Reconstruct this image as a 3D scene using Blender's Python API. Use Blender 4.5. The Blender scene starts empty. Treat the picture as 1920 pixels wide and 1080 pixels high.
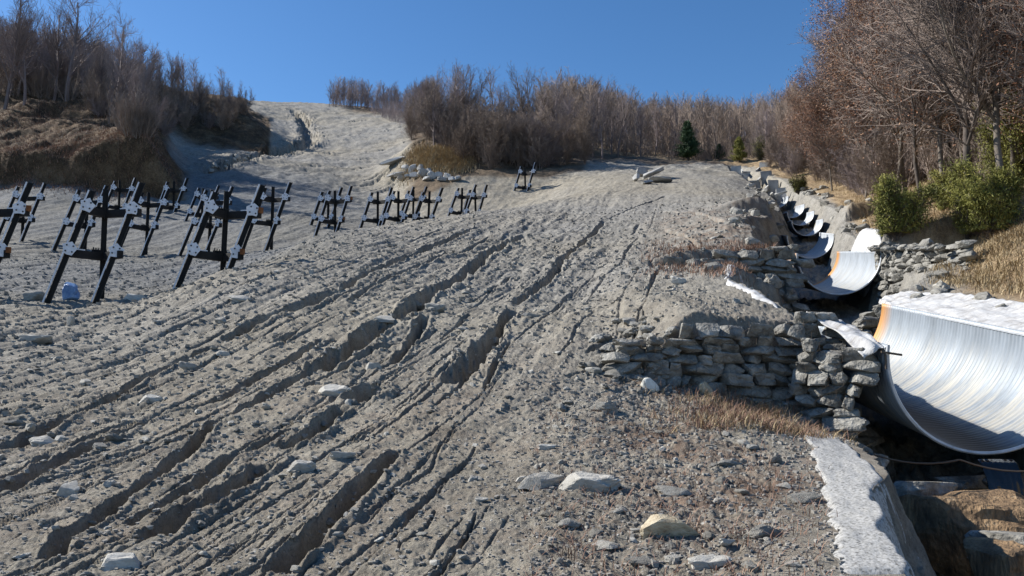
import bpy, math, random
import numpy as np
from mathutils import Vector, Matrix, noise as mnoise

# ------------------------------------------------------------------ camera, sky, sun, exposure
sc = bpy.context.scene
F = 1507.0                      # focal length in pixels of the 1920 px wide photograph
PITCH = math.radians(6.0)
CAM = (0.0, 0.0, 0.0)
cam_d = bpy.data.cameras.new("camera"); cam = bpy.data.objects.new("camera", cam_d)
sc.collection.objects.link(cam); sc.camera = cam
cam_d.sensor_width = 36.0; cam_d.lens = 36.0 * F / 1920.0
cam_d.clip_start = 0.05; cam_d.clip_end = 5000
cam.location = CAM; cam.rotation_euler = (math.pi / 2 + PITCH, 0, 0)

SUN_DIR = Vector((-0.73, 0.25, 0.57)).normalized()      # towards the sun
el = math.asin(SUN_DIR.z); az = math.atan2(SUN_DIR.x, SUN_DIR.y)
w = bpy.data.worlds.new("World"); sc.world = w; w.use_nodes = True
nt = w.node_tree; bg = nt.nodes["Background"]
sky = nt.nodes.new("ShaderNodeTexSky"); sky.sky_type = 'NISHITA'; sky.sun_disc = False
sky.sun_elevation = el; sky.sun_rotation = az
sky.altitude = 900; sky.air_density = 1.0; sky.dust_density = 0.45; sky.ozone_density = 4.0
hs = nt.nodes.new("ShaderNodeHueSaturation"); hs.inputs['Hue'].default_value = 0.501; hs.inputs['Saturation'].default_value = 1.18; hs.inputs['Value'].default_value = 1.27
nt.links.new(sky.outputs[0], hs.inputs['Color']); nt.links.new(hs.outputs[0], bg.inputs[0]); bg.inputs[1].default_value = 0.075
sl = bpy.data.lights.new("sun", 'SUN'); so = bpy.data.objects.new("sun", sl); sc.collection.objects.link(so)
sl.energy = 5.0; sl.angle = math.radians(0.5); sl.color = (1.0, 0.955, 0.885)
so.rotation_euler = SUN_DIR.to_track_quat('Z', 'Y').to_euler()
sc.view_settings.view_transform = 'Standard'; sc.view_settings.look = 'None'
sc.view_settings.gamma = 1; sc.view_settings.exposure = 0.62
sc.cycles.max_bounces = 5; sc.cycles.diffuse_bounces = 1; sc.cycles.transparent_max_bounces = 6

QUAL = 1.0
rnd = random.Random(7)
rng = np.random.default_rng(7)

# ------------------------------------------------------------------ pixel <-> world
def ray(u, v):
    a = (u - 960.0) / F; b = (540.0 - v) / F
    return (a, math.cos(PITCH) - b * math.sin(PITCH), math.sin(PITCH) + b * math.cos(PITCH))
def at(u, v, Y):
    d = ray(u, v); k = Y / d[1]
    return (d[0] * k, Y, d[2] * k)

# ------------------------------------------------------------------ noise
def _h(ix, iy, s):
    h = (ix.astype(np.int64) * 374761393 + iy.astype(np.int64) * 668265263 + s * 1442695041) & 0xffffffff
    h = ((h ^ (h >> 13)) * 1274126177) & 0xffffffff
    h = h ^ (h >> 16)
    return (h & 0xffffff).astype(np.float64) / 0xffffff
def vn(x, y, s=0):
    ix = np.floor(x); iy = np.floor(y); fx = x - ix; fy = y - iy
    fx = fx * fx * fx * (fx * (fx * 6 - 15) + 10); fy = fy * fy * fy * (fy * (fy * 6 - 15) + 10)
    a = _h(ix, iy, s); b = _h(ix + 1, iy, s); c = _h(ix, iy + 1, s); d = _h(ix + 1, iy + 1, s)
    return (a + (b - a) * fx + (c - a) * fy + (a - b - c + d) * fx * fy) * 2 - 1
def fbm(x, y, s=0, o=4, g=0.5):
    r = 0; a = 1.0; n = 0
    for i in range(o):
        r = r + a * vn(x * 0.8 + y * 0.6, y * 0.8 - x * 0.6, s + i * 17); n += a
        x, y = x * 2.03 + 11.3, y * 2.03 - 7.1; a *= g
    return r / n
def sm(a, b, x):
    t = np.clip((x - a) / (b - a), 0, 1); return t * t * (3 - 2 * t)

# ------------------------------------------------------------------ drainage channel axis: x, y, floor z, half width of the floor
CH = [(.8, -6, -3.2, .7), (2.2, 0, -2.7, .7), (3.15, 3.6, -2.3, .75), (3.72, 5.2, -2.1, .75), (4.25, 6.5, -1.9, .85), (4.66, 7.7, -1.75, 1.08), (4.65, 10.5, -1.0, 1.08), (4.85, 12.6, -0.55, 1.05), (5.9, 14.6, 0.25, 1.1),
      (6.98, 17.2, 1.15, .7), (7.9, 21.5, 1.9, .7), (9.0, 24.5, 2.9, .7), (10.2, 27.3, 3.55, .6), (12.1, 32.6, 5.2, .55), (13.4, 36.8, 6.5, .55),
      (14.6, 41, 7.7, .5), (15.9, 46.5, 9.3, .5), (17.5, 54, 11.6, .6), (18.6, 62, 14.3, .6), (19.6, 70, 17.2, .3)]
CHA = np.array(CH, float)
def polydist(x, y, P):
    """distance to a polyline with the interpolated extra columns of the closest point and the side sign"""
    best = np.full(x.shape, 1e9); ext = np.zeros(x.shape + (P.shape[1] - 2,)); side = np.zeros(x.shape); tt = np.zeros(x.shape)
    for i in range(len(P) - 1):
        ax, ay = P[i, 0], P[i, 1]; dx, dy = P[i + 1, 0] - ax, P[i + 1, 1] - ay
        L = dx * dx + dy * dy
        t = np.clip(((x - ax) * dx + (y - ay) * dy) / L, 0, 1)
        d = np.hypot(x - ax - t * dx, y - ay - t * dy)
        m = d < best
        best = np.where(m, d, best); side = np.where(m, np.sign((x - ax) * dy - (y - ay) * dx), side)
        tt = np.where(m, i + t, tt)
        for k in range(P.shape[1] - 2):
            ext[..., k] = np.where(m, P[i, 2 + k] + t * (P[i + 1, 2 + k] - P[i, 2 + k]), ext[..., k])
    return best, ext, side, tt

# steps behind the two near gabion weirs (added on top of the smooth base)
W1Y = 8.86
def steps(x, y):
    wy = W1Y + 0.10 * vn(x * 1.3, x * 0 + 3.1, 5)
    s1 = 0.78 * sm(1.15, 2.1, x) * sm(-0.02 - 1.3 * (1 - sm(1.0, 1.75, x)), 0.10, y - wy) * np.exp(-np.clip(y - W1Y, 0, 99) / 3.0) * (1 - sm(4.2, 5.2, x))
    s2 = 0.75 * sm(2.2, 5.0, x) * sm(0, 0.12, y - 16.75) * np.exp(-np.clip(y - 16.75, 0, 99) / 3.5) * (1 - sm(8, 12, x) * .5)
    s3 = 0.7 * sm(7.0, 9, x) * sm(0, 0.2, y - 28.4) * np.exp(-np.clip(y - 28.4, 0, 99) / 3.0) * (1 - sm(12, 16, x))
    return s1 + s2 + s3

CP = """
-500 1080 4.2;-500 800 8.5;-500 650 14;-500 560 22;-500 450 40;-500 350 50;-500 250 57;-500 150 66;-500 60 95;-500 60 140;-500 160 260
0 1080 4.1;0 950 5.4;0 850 6.9;0 760 8.8;0 700 10.6;0 640 13.2;0 590 16.8;0 560 19.8;0 520 24;0 480 31;0 450 38;0 400 44;0 362 50
0 332 53.5;0 265 58;0 205 64;0 170 69;0 140 92;0 112 130;0 220 260
200 1080 4.0;200 900 6.0;200 800 7.9;200 700 10.4;200 640 12.9;200 590 16.5;200 562 20;200 500 29;200 452 40;200 400 46;200 358 52
200 305 55.5;210 232 62;150 195 68;200 165 85;200 148 112;200 240 260
300 350 54;290 290 58;300 225 72;300 175 95;300 165 115;300 260 260
345 345 56;362 344 60;345 312 66;318 278 74;302 264 80
400 1080 3.9;400 900 5.8;400 800 7.5;400 700 9.9;400 640 11.9;400 590 13.8;430 540 15.8;430 508 17.8;430 528 21.5;430 486 31;420 455 40;420 400 48;420 352 58;415 308 70;430 285 80
350 262 86;400 272 87;450 275 88;490 276 89;430 235 93;465 232 94.5;395 212 96;440 193 103;385 190 118;430 190 140
512 276 92;505 240 108;480 205 135;470 190 165;500 235 260
600 1080 3.85;600 900 5.55;600 800 7.15;600 700 9.3;600 600 12.6;600 540 15.5;600 480 20;600 445 25.5;600 458 31;600 446 41;600 400 50;600 350 64;600 300 82;600 260 105;600 230 130;600 203 160;600 194 185;600 240 280
740 450 24;740 420 31;745 440 39;745 430 49;740 395 55;740 350 66;740 300 82;740 260 100;740 228 128;690 204 170;740 212 165;740 250 280
780 1080 3.75;780 900 5.4;780 800 6.95;780 700 9.0;780 600 12.3;780 500 18.6
900 398 35;895 418 43;895 415 51;890 370 58;890 330 62.5;900 290 70;900 250 84;900 225 105;900 210 150;900 260 280
960 1080 3.7;960 900 5.3;960 800 6.8;960 700 8.8;960 650 10.2;960 600 12.2;960 550 15;960 500 19;960 450 25
1015 381 41;1010 392 49;1000 372 57;1000 330 62.5;1010 280 74;1000 245 92
810 300 66;770 272 72
1100 1080 3.65;1100 900 5.2;1100 800 6.7;1100 720 8.3;1100 640 9.9;1100 600 11.3;1100 550 14.2;1100 500 18;1100 450 23.8;1100 400 33;1100 360 45;1110 326 60;1120 300 72;1120 262 95;1120 240 130;1120 300 280
1250 1080 3.6;1250 950 4.7;1250 860 5.8;1250 790 7.1;1250 735 8.5;1250 572 10.0;1250 545 12;1250 500 15.8;1250 450 21.8;1250 400 30;1250 350 47;1250 312 68;1250 302 78;1250 290 100;1250 265 140;1250 320 280
1400 1080 3.55;1400 950 4.7;1400 860 5.8;1400 800 6.8;1400 775 8.3;1400 560 10.2;1400 530 12;1370 500 14.6;1370 475 17;1370 425 21;1370 400 26;1370 370 36;1370 335 52;1360 310 70;1400 298 85;1400 280 110;1400 260 140;1400 320 280
1540 1080 3.5;1540 950 4.7;1560 860 5.9;1560 830 7;1580 800 8.4
1450 560 10.4;1550 580 9.7
1430 390 34;1425 370 42;1400 345 52;1385 320 64
1660 575 12.3;1760 600 10.2;1920 655 8.3;2100 760 6.6;2100 1000 4
1920 590 9.6;1920 520 10.8;1920 450 12.6;1920 410 15.5;1920 330 22;1920 250 34;1920 200 60;1920 180 120;1920 260 280
1700 530 14;1740 480 16;1700 440 20.5;1850 428 16.5;1640 450 20.5;1700 380 28;1700 300 42;1700 240 70;1700 210 130;1700 300 280
1580 420 28;1560 390 34;1540 365 42;1500 348 50;1460 325 60;1440 308 72;1500 270 80;1550 245 100;1500 240 140;1500 310 280
2400 700 7;2400 500 9.5;2400 350 14;2400 200 26;2400 80 50;2400 100 140;2400 240 280;2400 1080 4
"""
pts = []
for ln_ in CP.strip().splitlines():
    for q in ln_.split(';'):
        if q.strip():
            u, v, Y = map(float, q.split()); pts.append(at(u, v, Y))
for a in (-1.1, -.6, 0, .6, 1.1):                      # ground below the camera
    for R_, z_ in ((0.7, -1.42), (2.0, -1.2)):
        pts.append((R_ * math.sin(a), R_ * math.cos(a), z_ - (0.25 if a > .5 else 0)))
P3 = np.array(pts)
SX = 2.6
def qcoords(x, y):
    R = np.maximum(np.hypot(x, y), 0.3); th = np.arctan2(x, y)
    return th, np.log(R), R
th, lq, R_ = qcoords(P3[:, 0], P3[:, 1])
val = (P3[:, 2] - steps(P3[:, 0], P3[:, 1])) / R_
def kern(r2): return 0.5 * r2 * np.log(r2 + 1e-9)
A = np.stack([th * SX, lq], 1); n = len(A)
D2 = ((A[:, None] - A[None]) ** 2).sum(-1)
M = np.zeros((n + 3, n + 3)); M[:n, :n] = kern(D2) + np.eye(n) * 0.0006; M[:n, n] = 1; M[:n, n + 1:] = A; M[n, :n] = 1; M[n + 1:, :n] = A.T
sol = np.linalg.solve(M, np.concatenate([val, [0, 0, 0]]))
GT = np.linspace(-0.95, 0.95, 300); GQ = np.linspace(math.log(0.5), math.log(420), 460)
gt, gq = np.meshgrid(GT, GQ, indexing='ij')
B = np.stack([gt.ravel() * SX, gq.ravel()], 1)
acc = sol[n] + B @ sol[n + 1:]
for i in range(n):
    acc += sol[i] * kern((B[:, 0] - A[i, 0]) ** 2 + (B[:, 1] - A[i, 1]) ** 2)
BG = acc.reshape(gt.shape)
def bil(G, fx, fy):
    fx = np.clip(fx, 0, G.shape[0] - 1.001); fy = np.clip(fy, 0, G.shape[1] - 1.001)
    i = fx.astype(int); j = fy.astype(int); a = fx - i; b = fy - j
    return G[i, j] * (1 - a) * (1 - b) + G[i + 1, j] * a * (1 - b) + G[i, j + 1] * (1 - a) * b + G[i + 1, j + 1] * a * b
def base(x, y):
    t, q, R = qcoords(x, y)
    g = bil(BG, (np.clip(t, -.95, .95) + .95) / 1.9 * 299, (q - GQ[0]) / (GQ[-1] - GQ[0]) * 459)
    z = g * np.minimum(R, 420)
    k = sm(1.0, 1.9, np.abs(t))
    back = -1.5 - 0.06 * np.clip(R - 2, 0, 400) * (1 - np.cos(t)) * .5
    z = z * (1 - k) + back * k
    return z + steps(x, y)
def base_hit(u, v, y0=2.0, y1=300.0):
    """where the sight line through a photo point meets the smooth ground"""
    ys = np.exp(np.linspace(math.log(y0), math.log(y1), 1500)); d = ray(u, v)
    xs = ys * d[0] / d[1]; zs = ys * d[2] / d[1]
    g = base(xs, ys) - zs; k = np.where(g > 0)[0]
    i = k[0] if len(k) else 0
    return float(xs[i]), float(ys[i])

# gullies traced down the slope: photo polyline, half width in metres at each end, depth
GUL = [
 ([(1252,366),(1215,382),(1180,395),(1137,412)], .10, .12, .16),
 ([(1137,412),(1112,440),(1062,480),(1040,515),(1000,552),(962,580)], .16, .17, .34),
 ([(962,580),(940,622),(902,665),(872,700),(852,722)], .18, .26, .40),
 ([(990,438),(942,465),(902,490),(862,525),(812,550),(765,588),(742,603)], .24, .26, .48),
 ([(742,603),(690,637),(650,665),(612,688),(588,698)], .30, .28, .46),
 ([(600,690),(540,725),(480,760),(400,803),(345,858),(300,897),(231,940),(193,974),(120,1012),(95,1050)], .10, .09, .20),
 ([(838,428),(800,442),(770,450)], .12, .12, .2),
 ([(900,425),(850,445),(800,466),(770,477),(702,508),(680,522),(642,545)], .14, .18, .32),
 ([(642,545),(602,560),(580,572),(500,597),(440,630),(425,637)], .2, .16, .32),
 ([(425,640),(360,668),(300,700),(240,728),(190,760)], .08, .1, .16),
 ([(800,590),(782,628),(762,655),(738,682)], .09, .13, .26),
 ([(712,718),(690,735),(668,752)], .16, .17, .36),
 ([(650,762),(618,785),(580,818),(520,840)], .14, .12, .30),
 ([(516,866),(492,885),(462,908),(409,945),(337,979),(289,1017)], .20, .12, .34),
 ([(752,846),(706,890),(668,925),(635,964),(602,993),(554,1041),(520,1072)], .08, .11, .24),
 ([(611,632),(554,671),(500,700),(462,728),(409,757),(308,781),(250,808),(192,834),(130,865),(82,892),(0,935)], .12, .13, .24),
 ([(412,645),(378,662),(337,682)], .22, .18, .28),
 ([(337,682),(270,712),(207,752),(120,788),(48,825),(0,846),(-60,870)], .10, .15, .26),
 ([(96,762),(29,772),(-30,790)], .12, .15, .24),
 ([(175,735),(140,748)], .10, .12, .2),
 ([(560,620),(530,638),(500,648)], .09, .09, .18),
 ([(850,470),(800,495),(740,520),(690,545),(650,570)], .07, .08, .14),
 ([(770,640),(700,660),(640,700),(560,735)], .06, .07, .13),
 ([(560,800),(480,840),(430,860),(380,905),(300,950),(240,985)], .07, .09, .19),
 ([(100,850),(60,880),(0,905)], .09, .09, .2),
 ([(260,790),(180,820),(120,850)], .06, .07, .14),
 ([(960,640),(930,690),(905,740)], .04, .05, .1),
 ([(1095,665),(1140,650),(1190,620),(1250,598)], .06, .10, .14),
 ([(1150,690),(1100,700),(1060,708)], .07, .05, .12),
 ([(1240,430),(1290,445),(1330,470)], .12, .15, .22),
 ([(1230,395),(1300,400),(1360,420)], .10, .12, .2),
]
gullies = []
for poly, w0, w1, dp in GUL:
    q = [base_hit(u, v) for u, v in poly]
    q = [(x, y, .62 * (w0 + (w1 - w0) * i / (len(q) - 1))) for i, (x, y) in enumerate(q)]
    gullies.append((np.array(q), dp))
r2 = random.Random(31)
for k in range(240):                                   # finer rills that follow the same fall line
    u = r2.uniform(-250, 1270); v = 400 + 720 * r2.random() ** 1.15
    if v < 560 - 0.17 * (u - 200) or (u > 900 and v > 640): continue
    x, y = base_hit(u, v)
    L = r2.uniform(.2, .8) * y ** .8; dx = .22 * L + r2.uniform(-.04, .04) * L; wd = r2.uniform(.012, .035) * (y / 8) ** .6
    q = []
    for i in range(5):
        f = i / 4 - .5
        q.append((x + dx * f + r2.gauss(0, wd * 1.2), y + L * f, wd * (1 - 3.2 * f * f)))
    gullies.append((np.array(q), wd * r2.uniform(.8, 1.7)))

STRIPC = np.array([base_hit(u, v) + (w_,) for u, v, w_ in [(1538, 812, .12), (1548, 832, .19), (1587, 880, .24), (1620, 930, .27), (1634, 975, .26), (1663, 1030, .28), (1692, 1095, .30)]])
def region_masks(x, y):
    """0..1 masks: brown leaf litter hill, straw bank"""
    t, q, R = qcoords(x, y)
    u = 960 + F * np.tan(np.clip(t, -1.2, 1.2)) * 1.0
    nz = fbm(x * .12, y * .12, 91, 4)
    n2 = fbm(x * .9, y * .9, 93, 3)
    d, ext, side, tt = polydist(x, y, CHA)
    # left hill spur
    zz = base(x, y)
    tz = zz / np.maximum(R, .1)
    hill = sm(-.7, -.1, y - 52.0 - fbm(x * .35, y * .1, 141, 4) * .8) * (1 - sm(330, 352, u + nz * 12 + (y - 52) * 0.0)) * (1 - sm(61, 66, y) * sm(285, 312, u + n2 * 6))
    sp2 = sm(84.5, 87.5, y + nz) * (1 - sm(490, 500, u + n2 * 3)) * (1 - sm(118, 130, y) * sm(440, 460, u))
    hill = np.maximum(hill, sp2)
    straw = (side > 0) * sm(1.2, 1.55, d + n2 * .35) * sm(7.0, 9.0, y) * sm(0.6, 1.2, d - ext[..., 1])
    straw = np.maximum(straw, sm(74, 80, y + nz * 5) * sm(1090, 1130, u))
    thick = sm(62.2, 63.6, y + nz * 2 + np.clip(880 - u, 0, 200) * .05) * sm(752, 775, u + n2 * 10) * (1 - sm(1130, 1180, u) * .0)
    thick = thick * (1 - sm(1090, 1110, u) * (1 - sm(68, 74, y)))
    far = sm(150, 160, y + nz * 4) * sm(610, 680, u)
    return hill, straw, np.maximum(thick, far), d, ext, side, u

def height(x, y):
    z = base(x, y)
    t, q, R = qcoords(x, y)
    hill, straw, thick, d, ext, side, u = region_masks(x, y)
    veg = np.clip(hill + straw + thick, 0, 1)
    flow = (1 - veg)
    a = x - .22 * y; b = y
    wa = a + .25 * fbm(x * .35, y * .18, 3, 3)
    # long ridges of the flow
    streak = fbm(wa * 1.5, b * .16, 21, 5, .58)
    near = 1 - sm(40, 75, R)
    left = 1 - sm(1000, 1250, u) * .55
    z = z + flow * near * left * (streak * .10 * np.clip(R / 12, .45, 1.3))
    st2 = fbm(wa * 6.5, b * .9, 41, 4, .6)
    z = z + flow * near * left * (st2 * .022 * np.clip(R / 8, .6, 2.2))
    # gullies
    ew = fbm(x * 3.1, y * 1.2, 61, 4, .6); ew2 = fbm(x * 9, y * 5, 63, 3, .6)
    for P, dp in gullies:
        mx = P[:, 2].max() * 4 + .1
        m = (x > P[:, 0].min() - mx) & (x < P[:, 0].max() + mx) & (y > P[:, 1].min() - mx) & (y < P[:, 1].max() + mx)
        if not m.any(): continue
        xs, ys = x[m], y[m]
        dd, e, s, tt = polydist(xs, ys, P)
        wdt = e[..., 0] * np.clip(1 + .75 * ew[m] + .35 * ew2[m], .3, 2)
        end = sm(0, .35, tt) * sm(0, .35, len(P) - 1 - tt)
        sd = dd * s                                       # negative = left of the uphill direction
        g = np.where(sd < 0, 1 - sm(.55, 1.05, dd / wdt), 1 - sm(.15, 1.5, dd / wdt))
        lip = np.exp(-((dd / wdt - 1.5) / .4) ** 2) * .12 * dp
        cut = dp * .95 * g * end * (1 + .35 * ew[m])
        z[m] = z[m] - cut + lip * end
    # clods and pebbly crumbs
    sc_ = np.clip(R / 9, .5, 6)
    cl = fbm(x * 6.5, y * 6.5, 77, 5, .74); c2 = np.abs(fbm(x * 2.1, y * 2.1, 79, 4, .6)); c3 = vn(x * 34, y * 34, 83) + .6 * vn(x * 61, y * 61, 85)
    rough = 1 + .45 * sm(1000, 1200, u) * (1 - sm(10, 16, y))
    z = z + (1 - .5 * veg) * near * (cl * .024 * np.clip(sc_, .5, 2.0) * rough + c2 * .020 * rough + c3 * .0065 * (1 - sm(8, 16, R)) * rough)
    zoom = vn(x * 13, y * 13, 87)
    z = z + (1 - .5 * veg) * np.clip(zoom - .15, 0, 1) * .018 * (1 - sm(7, 14, R)) * rough
    # mid and far relief
    z = z + sm(45, 70, R) * (fbm(x * .35, y * .35, 101, 5, .55) * .45 + fbm(x * 1.4, y * 1.4, 103, 3) * .10)
    n52 = fbm(x * .35, y * .1, 141, 4) * .8
    z = z + hill * (fbm(x * .22, y * .22, 111, 4) * 1.0 + fbm(x * .9, y * .9, 113, 4) * .35)
    z = z + sm(-.12, .25, y - 52.0 - n52) * (1 - sm(52.5, 61, y)) * (1.7 + 2.3 * sm(70, 290, u)) * (1 - sm(235, 356, u + 14 * n52))
    z = z + straw * (fbm(x * .6, y * .6, 121, 4) * .18 * sm(8, 14, y))
    # valley rill of the upper slope
    # ground levelled under the two large fabric strips
    if STRIPC is not None:
        dd, e, s_, tt = polydist(x, y, STRIPC)
        k = 1 - sm(1.5, 2.2, dd / e[..., 0]); k = k * (y < 8) * sm(0, .1, tt); z = z * (1 - k) + (base(x, y) + .02) * k
    k = sm(5.2, 5.6, x) * (1 - sm(7.0, 7.9, x)) * sm(5.5, 6.6, y) * (1 - sm(12.6, 13.8, y))
    z = z * (1 - k) + (.06 + (y - 7.9) * .193 + (x - 5.6) * .30 + .05 * fbm(x * 2, y * 2, 161, 3)) * k
    # channel
    ww = ext[..., 1] * (1 + .18 * fbm(x * .9, y * .9, 131, 3)); kk = 1.5 + 1.2 * (1 - sm(7.5, 8.3, y)) + 4.0 * sm(8.3, 8.9, y) * (1 - sm(12.5, 14, y)) + .9 * fbm(x * .5, y * .5, 133, 2) + 3.6 * sm(8.3, 8.9, y) * (1 - sm(16.5, 18.5, y)) + 1.0 * sm(18, 20, y)
    carve = ext[..., 0] + fbm(x * 2, y * 2, 135, 4) * .16 + np.abs(fbm(x * 6, y * 6, 137, 4)) * .18 + np.clip(d - ww, 0, 99) * kk
    z = np.minimum(z, carve)
    z = z - 1.0 * sm(7.3, 7.9, x) * (1 - sm(9.4, 10.9, x)) * sm(14.0, 16.4, y) * (1 - sm(17.25, 17.4, y))
    return z, hill, straw, thick, d, ext, side, u

# upper rill (dark line with boulders, between the spurs and the far slope)
RILL = [base_hit(u, v, 45, 250) for u, v in [(395,330),(420,308),(470,291),(520,285),(562,275),(582,266),(575,240),(562,215),(545,205)]]
gullies.append((np.array([(x, y, 1.0) for x, y in RILL]), 1.5))
r3 = random.Random(5)
for k in range(26):
    u = r3.uniform(560, 760); v = r3.uniform(225, 345); x, y = base_hit(u, v, 45, 250)
    L = r3.uniform(3, 10)
    gullies.append((np.array([(x - L * .5, y - L * .3, .15), (x, y + r3.uniform(-.5, .5), .35), (x + L * .5, y + L * .25, .15)]), r3.uniform(.15, .4)))

NA, NR = int(1250 * QUAL), int(1300 * QUAL)
angs = np.concatenate([np.linspace(-math.pi, -.72, 46)[:-1], np.linspace(-.72, .72, NA), np.linspace(.72, math.pi, 46)[1:-1]])
lr = np.concatenate([np.linspace(math.log(.35), math.log(2.6), 30)[:-1], np.linspace(math.log(2.6), math.log(75), int(NR * .82))[:-1],
                     np.linspace(math.log(75), math.log(260), int(NR * .18))[:-1], np.linspace(math.log(260), math.log(2600), 24)])
AA, LL = np.meshgrid(angs, lr, indexing='ij')
TX = np.exp(LL) * np.sin(AA); TY = np.exp(LL) * np.cos(AA)
TZ, mh, ms, mt, cd, cext, cside, cu = height(TX, TY)
def angidx(t): return np.interp(t, angs, np.arange(len(angs)))
def zat(x, y):
    x = np.asarray(x, float); y = np.asarray(y, float)
    return bil(TZ, angidx(np.arctan2(x, y)), np.interp(np.log(np.maximum(np.hypot(x, y), .36)), lr, np.arange(len(lr))))
def z1(x, y): return float(zat(x, y))
def hit(u, v, y0=2.0, y1=300.0):
    ys = np.exp(np.linspace(math.log(y0), math.log(y1), 2500)); d = ray(u, v)
    xs = ys * d[0] / d[1]; zs = ys * d[2] / d[1]
    g = zat(xs, ys) - zs; k = np.where(g > 0)[0]
    i = k[0] if len(k) else len(ys) - 1
    return Vector((float(xs[i]), float(ys[i]), float(zat(xs[i], ys[i]))))

# ------------------------------------------------------------------ object helpers
COL = sc.collection
def np_mesh(name, V, Fq, mat, smooth=False):
    me = bpy.data.meshes.new(name); V = np.asarray(V, np.float32); Fq = np.asarray(Fq, np.int32)
    nf, k = Fq.shape
    me.vertices.add(len(V)); me.vertices.foreach_set('co', V.ravel())
    me.loops.add(nf * k); me.loops.foreach_set('vertex_index', Fq.ravel())
    me.polygons.add(nf); me.polygons.foreach_set('loop_start', np.arange(nf, dtype=np.int32) * k)
    try: me.polygons.foreach_set('loop_total', np.full(nf, k, np.int32))
    except Exception: pass
    me.polygons.foreach_set('use_smooth', np.full(nf, smooth, bool))
    me.update(calc_edges=True); me.validate()
    if mat: me.materials.append(mat)
    return me
def link(name, me, parent=None, loc=None, rz=None):
    o = bpy.data.objects.new(name, me); COL.objects.link(o)
    if parent is not None: o.parent = parent
    if loc is not None: o.location = loc
    if rz is not None: o.rotation_euler = (0, 0, rz)
    return o
def tag(o, label, cat, group=None, kind=None):
    o['label'] = label; o['category'] = cat
    if group: o['group'] = group
    if kind: o['kind'] = kind
    return o
def kids(o): return [c for c in COL.objects if c.parent == o]
class MB:
    def __init__(s): s.v = []; s.f = []
    def add(s, vs, fs):
        k = len(s.v); s.v += [tuple(p) for p in vs]; s.f += [tuple(i + k for i in f) for f in fs]
    def box(s, c, size, R=None, jit=0, r=None):
        hx, hy, hz = size[0] / 2, size[1] / 2, size[2] / 2; c = Vector(c); vs = []
        for x in (-hx, hx):
            for y in (-hy, hy):
                for z in (-hz, hz):
                    p = Vector((x, y, z))
                    if jit: p += Vector([r.uniform(-jit, jit) for _ in range(3)])
                    vs.append(c + (R @ p if R else p))
        s.add(vs, [(0, 1, 3, 2), (4, 6, 7, 5), (0, 4, 5, 1), (2, 3, 7, 6), (0, 2, 6, 4), (1, 5, 7, 3)])
    def beam(s, a, b, w, h, side=None):
        a, b = Vector(a), Vector(b); d = (b - a); L = d.length; d.normalize()
        up = Vector(side) if side is not None else (Vector((0, 0, 1)) if abs(d.z) < .9 else Vector((0, 1, 0)))
        x = d.cross(up).normalized(); y = x.cross(d).normalized()
        R = Matrix((x, y, d)).transposed()
        s.box((a + b) / 2, (w, h, L), R)
    def tube(s, a, b, r0, r1, n=6, caps=True):
        a, b = Vector(a), Vector(b); d = (b - a).normalized()
        x = d.orthogonal().normalized(); y = d.cross(x)
        vs = []
        for c, r in ((a, r0), (b, r1)):
            for i in range(n):
                t = 2 * math.pi * i / n; vs.append(c + x * (math.cos(t) * r) + y * (math.sin(t) * r))
        fs = [(i, (i + 1) % n, n + (i + 1) % n, n + i) for i in range(n)]
        if caps: fs += [tuple(range(n))[::-1], tuple(range(n, 2 * n))]
        s.add(vs, fs)
    def prism(s, poly, c, R, th):
        n = len(poly); vs = []
        for z in (-th / 2, th / 2):
            for (x, y) in poly: vs.append(Vector(c) + R @ Vector((x, y, z)))
        s.add(vs, [tuple(range(n))[::-1], tuple(range(n, 2 * n))] + [(i, (i + 1) % n, n + (i + 1) % n, n + i) for i in range(n)])
    def mesh(s, name, mat, smooth=False):
        me = bpy.data.meshes.new(name); me.from_pydata(s.v, [], s.f); me.update()
        if mat: me.materials.append(mat)
        if smooth: me.polygons.foreach_set('use_smooth', [True] * len(me.polygons))
        return me

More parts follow.
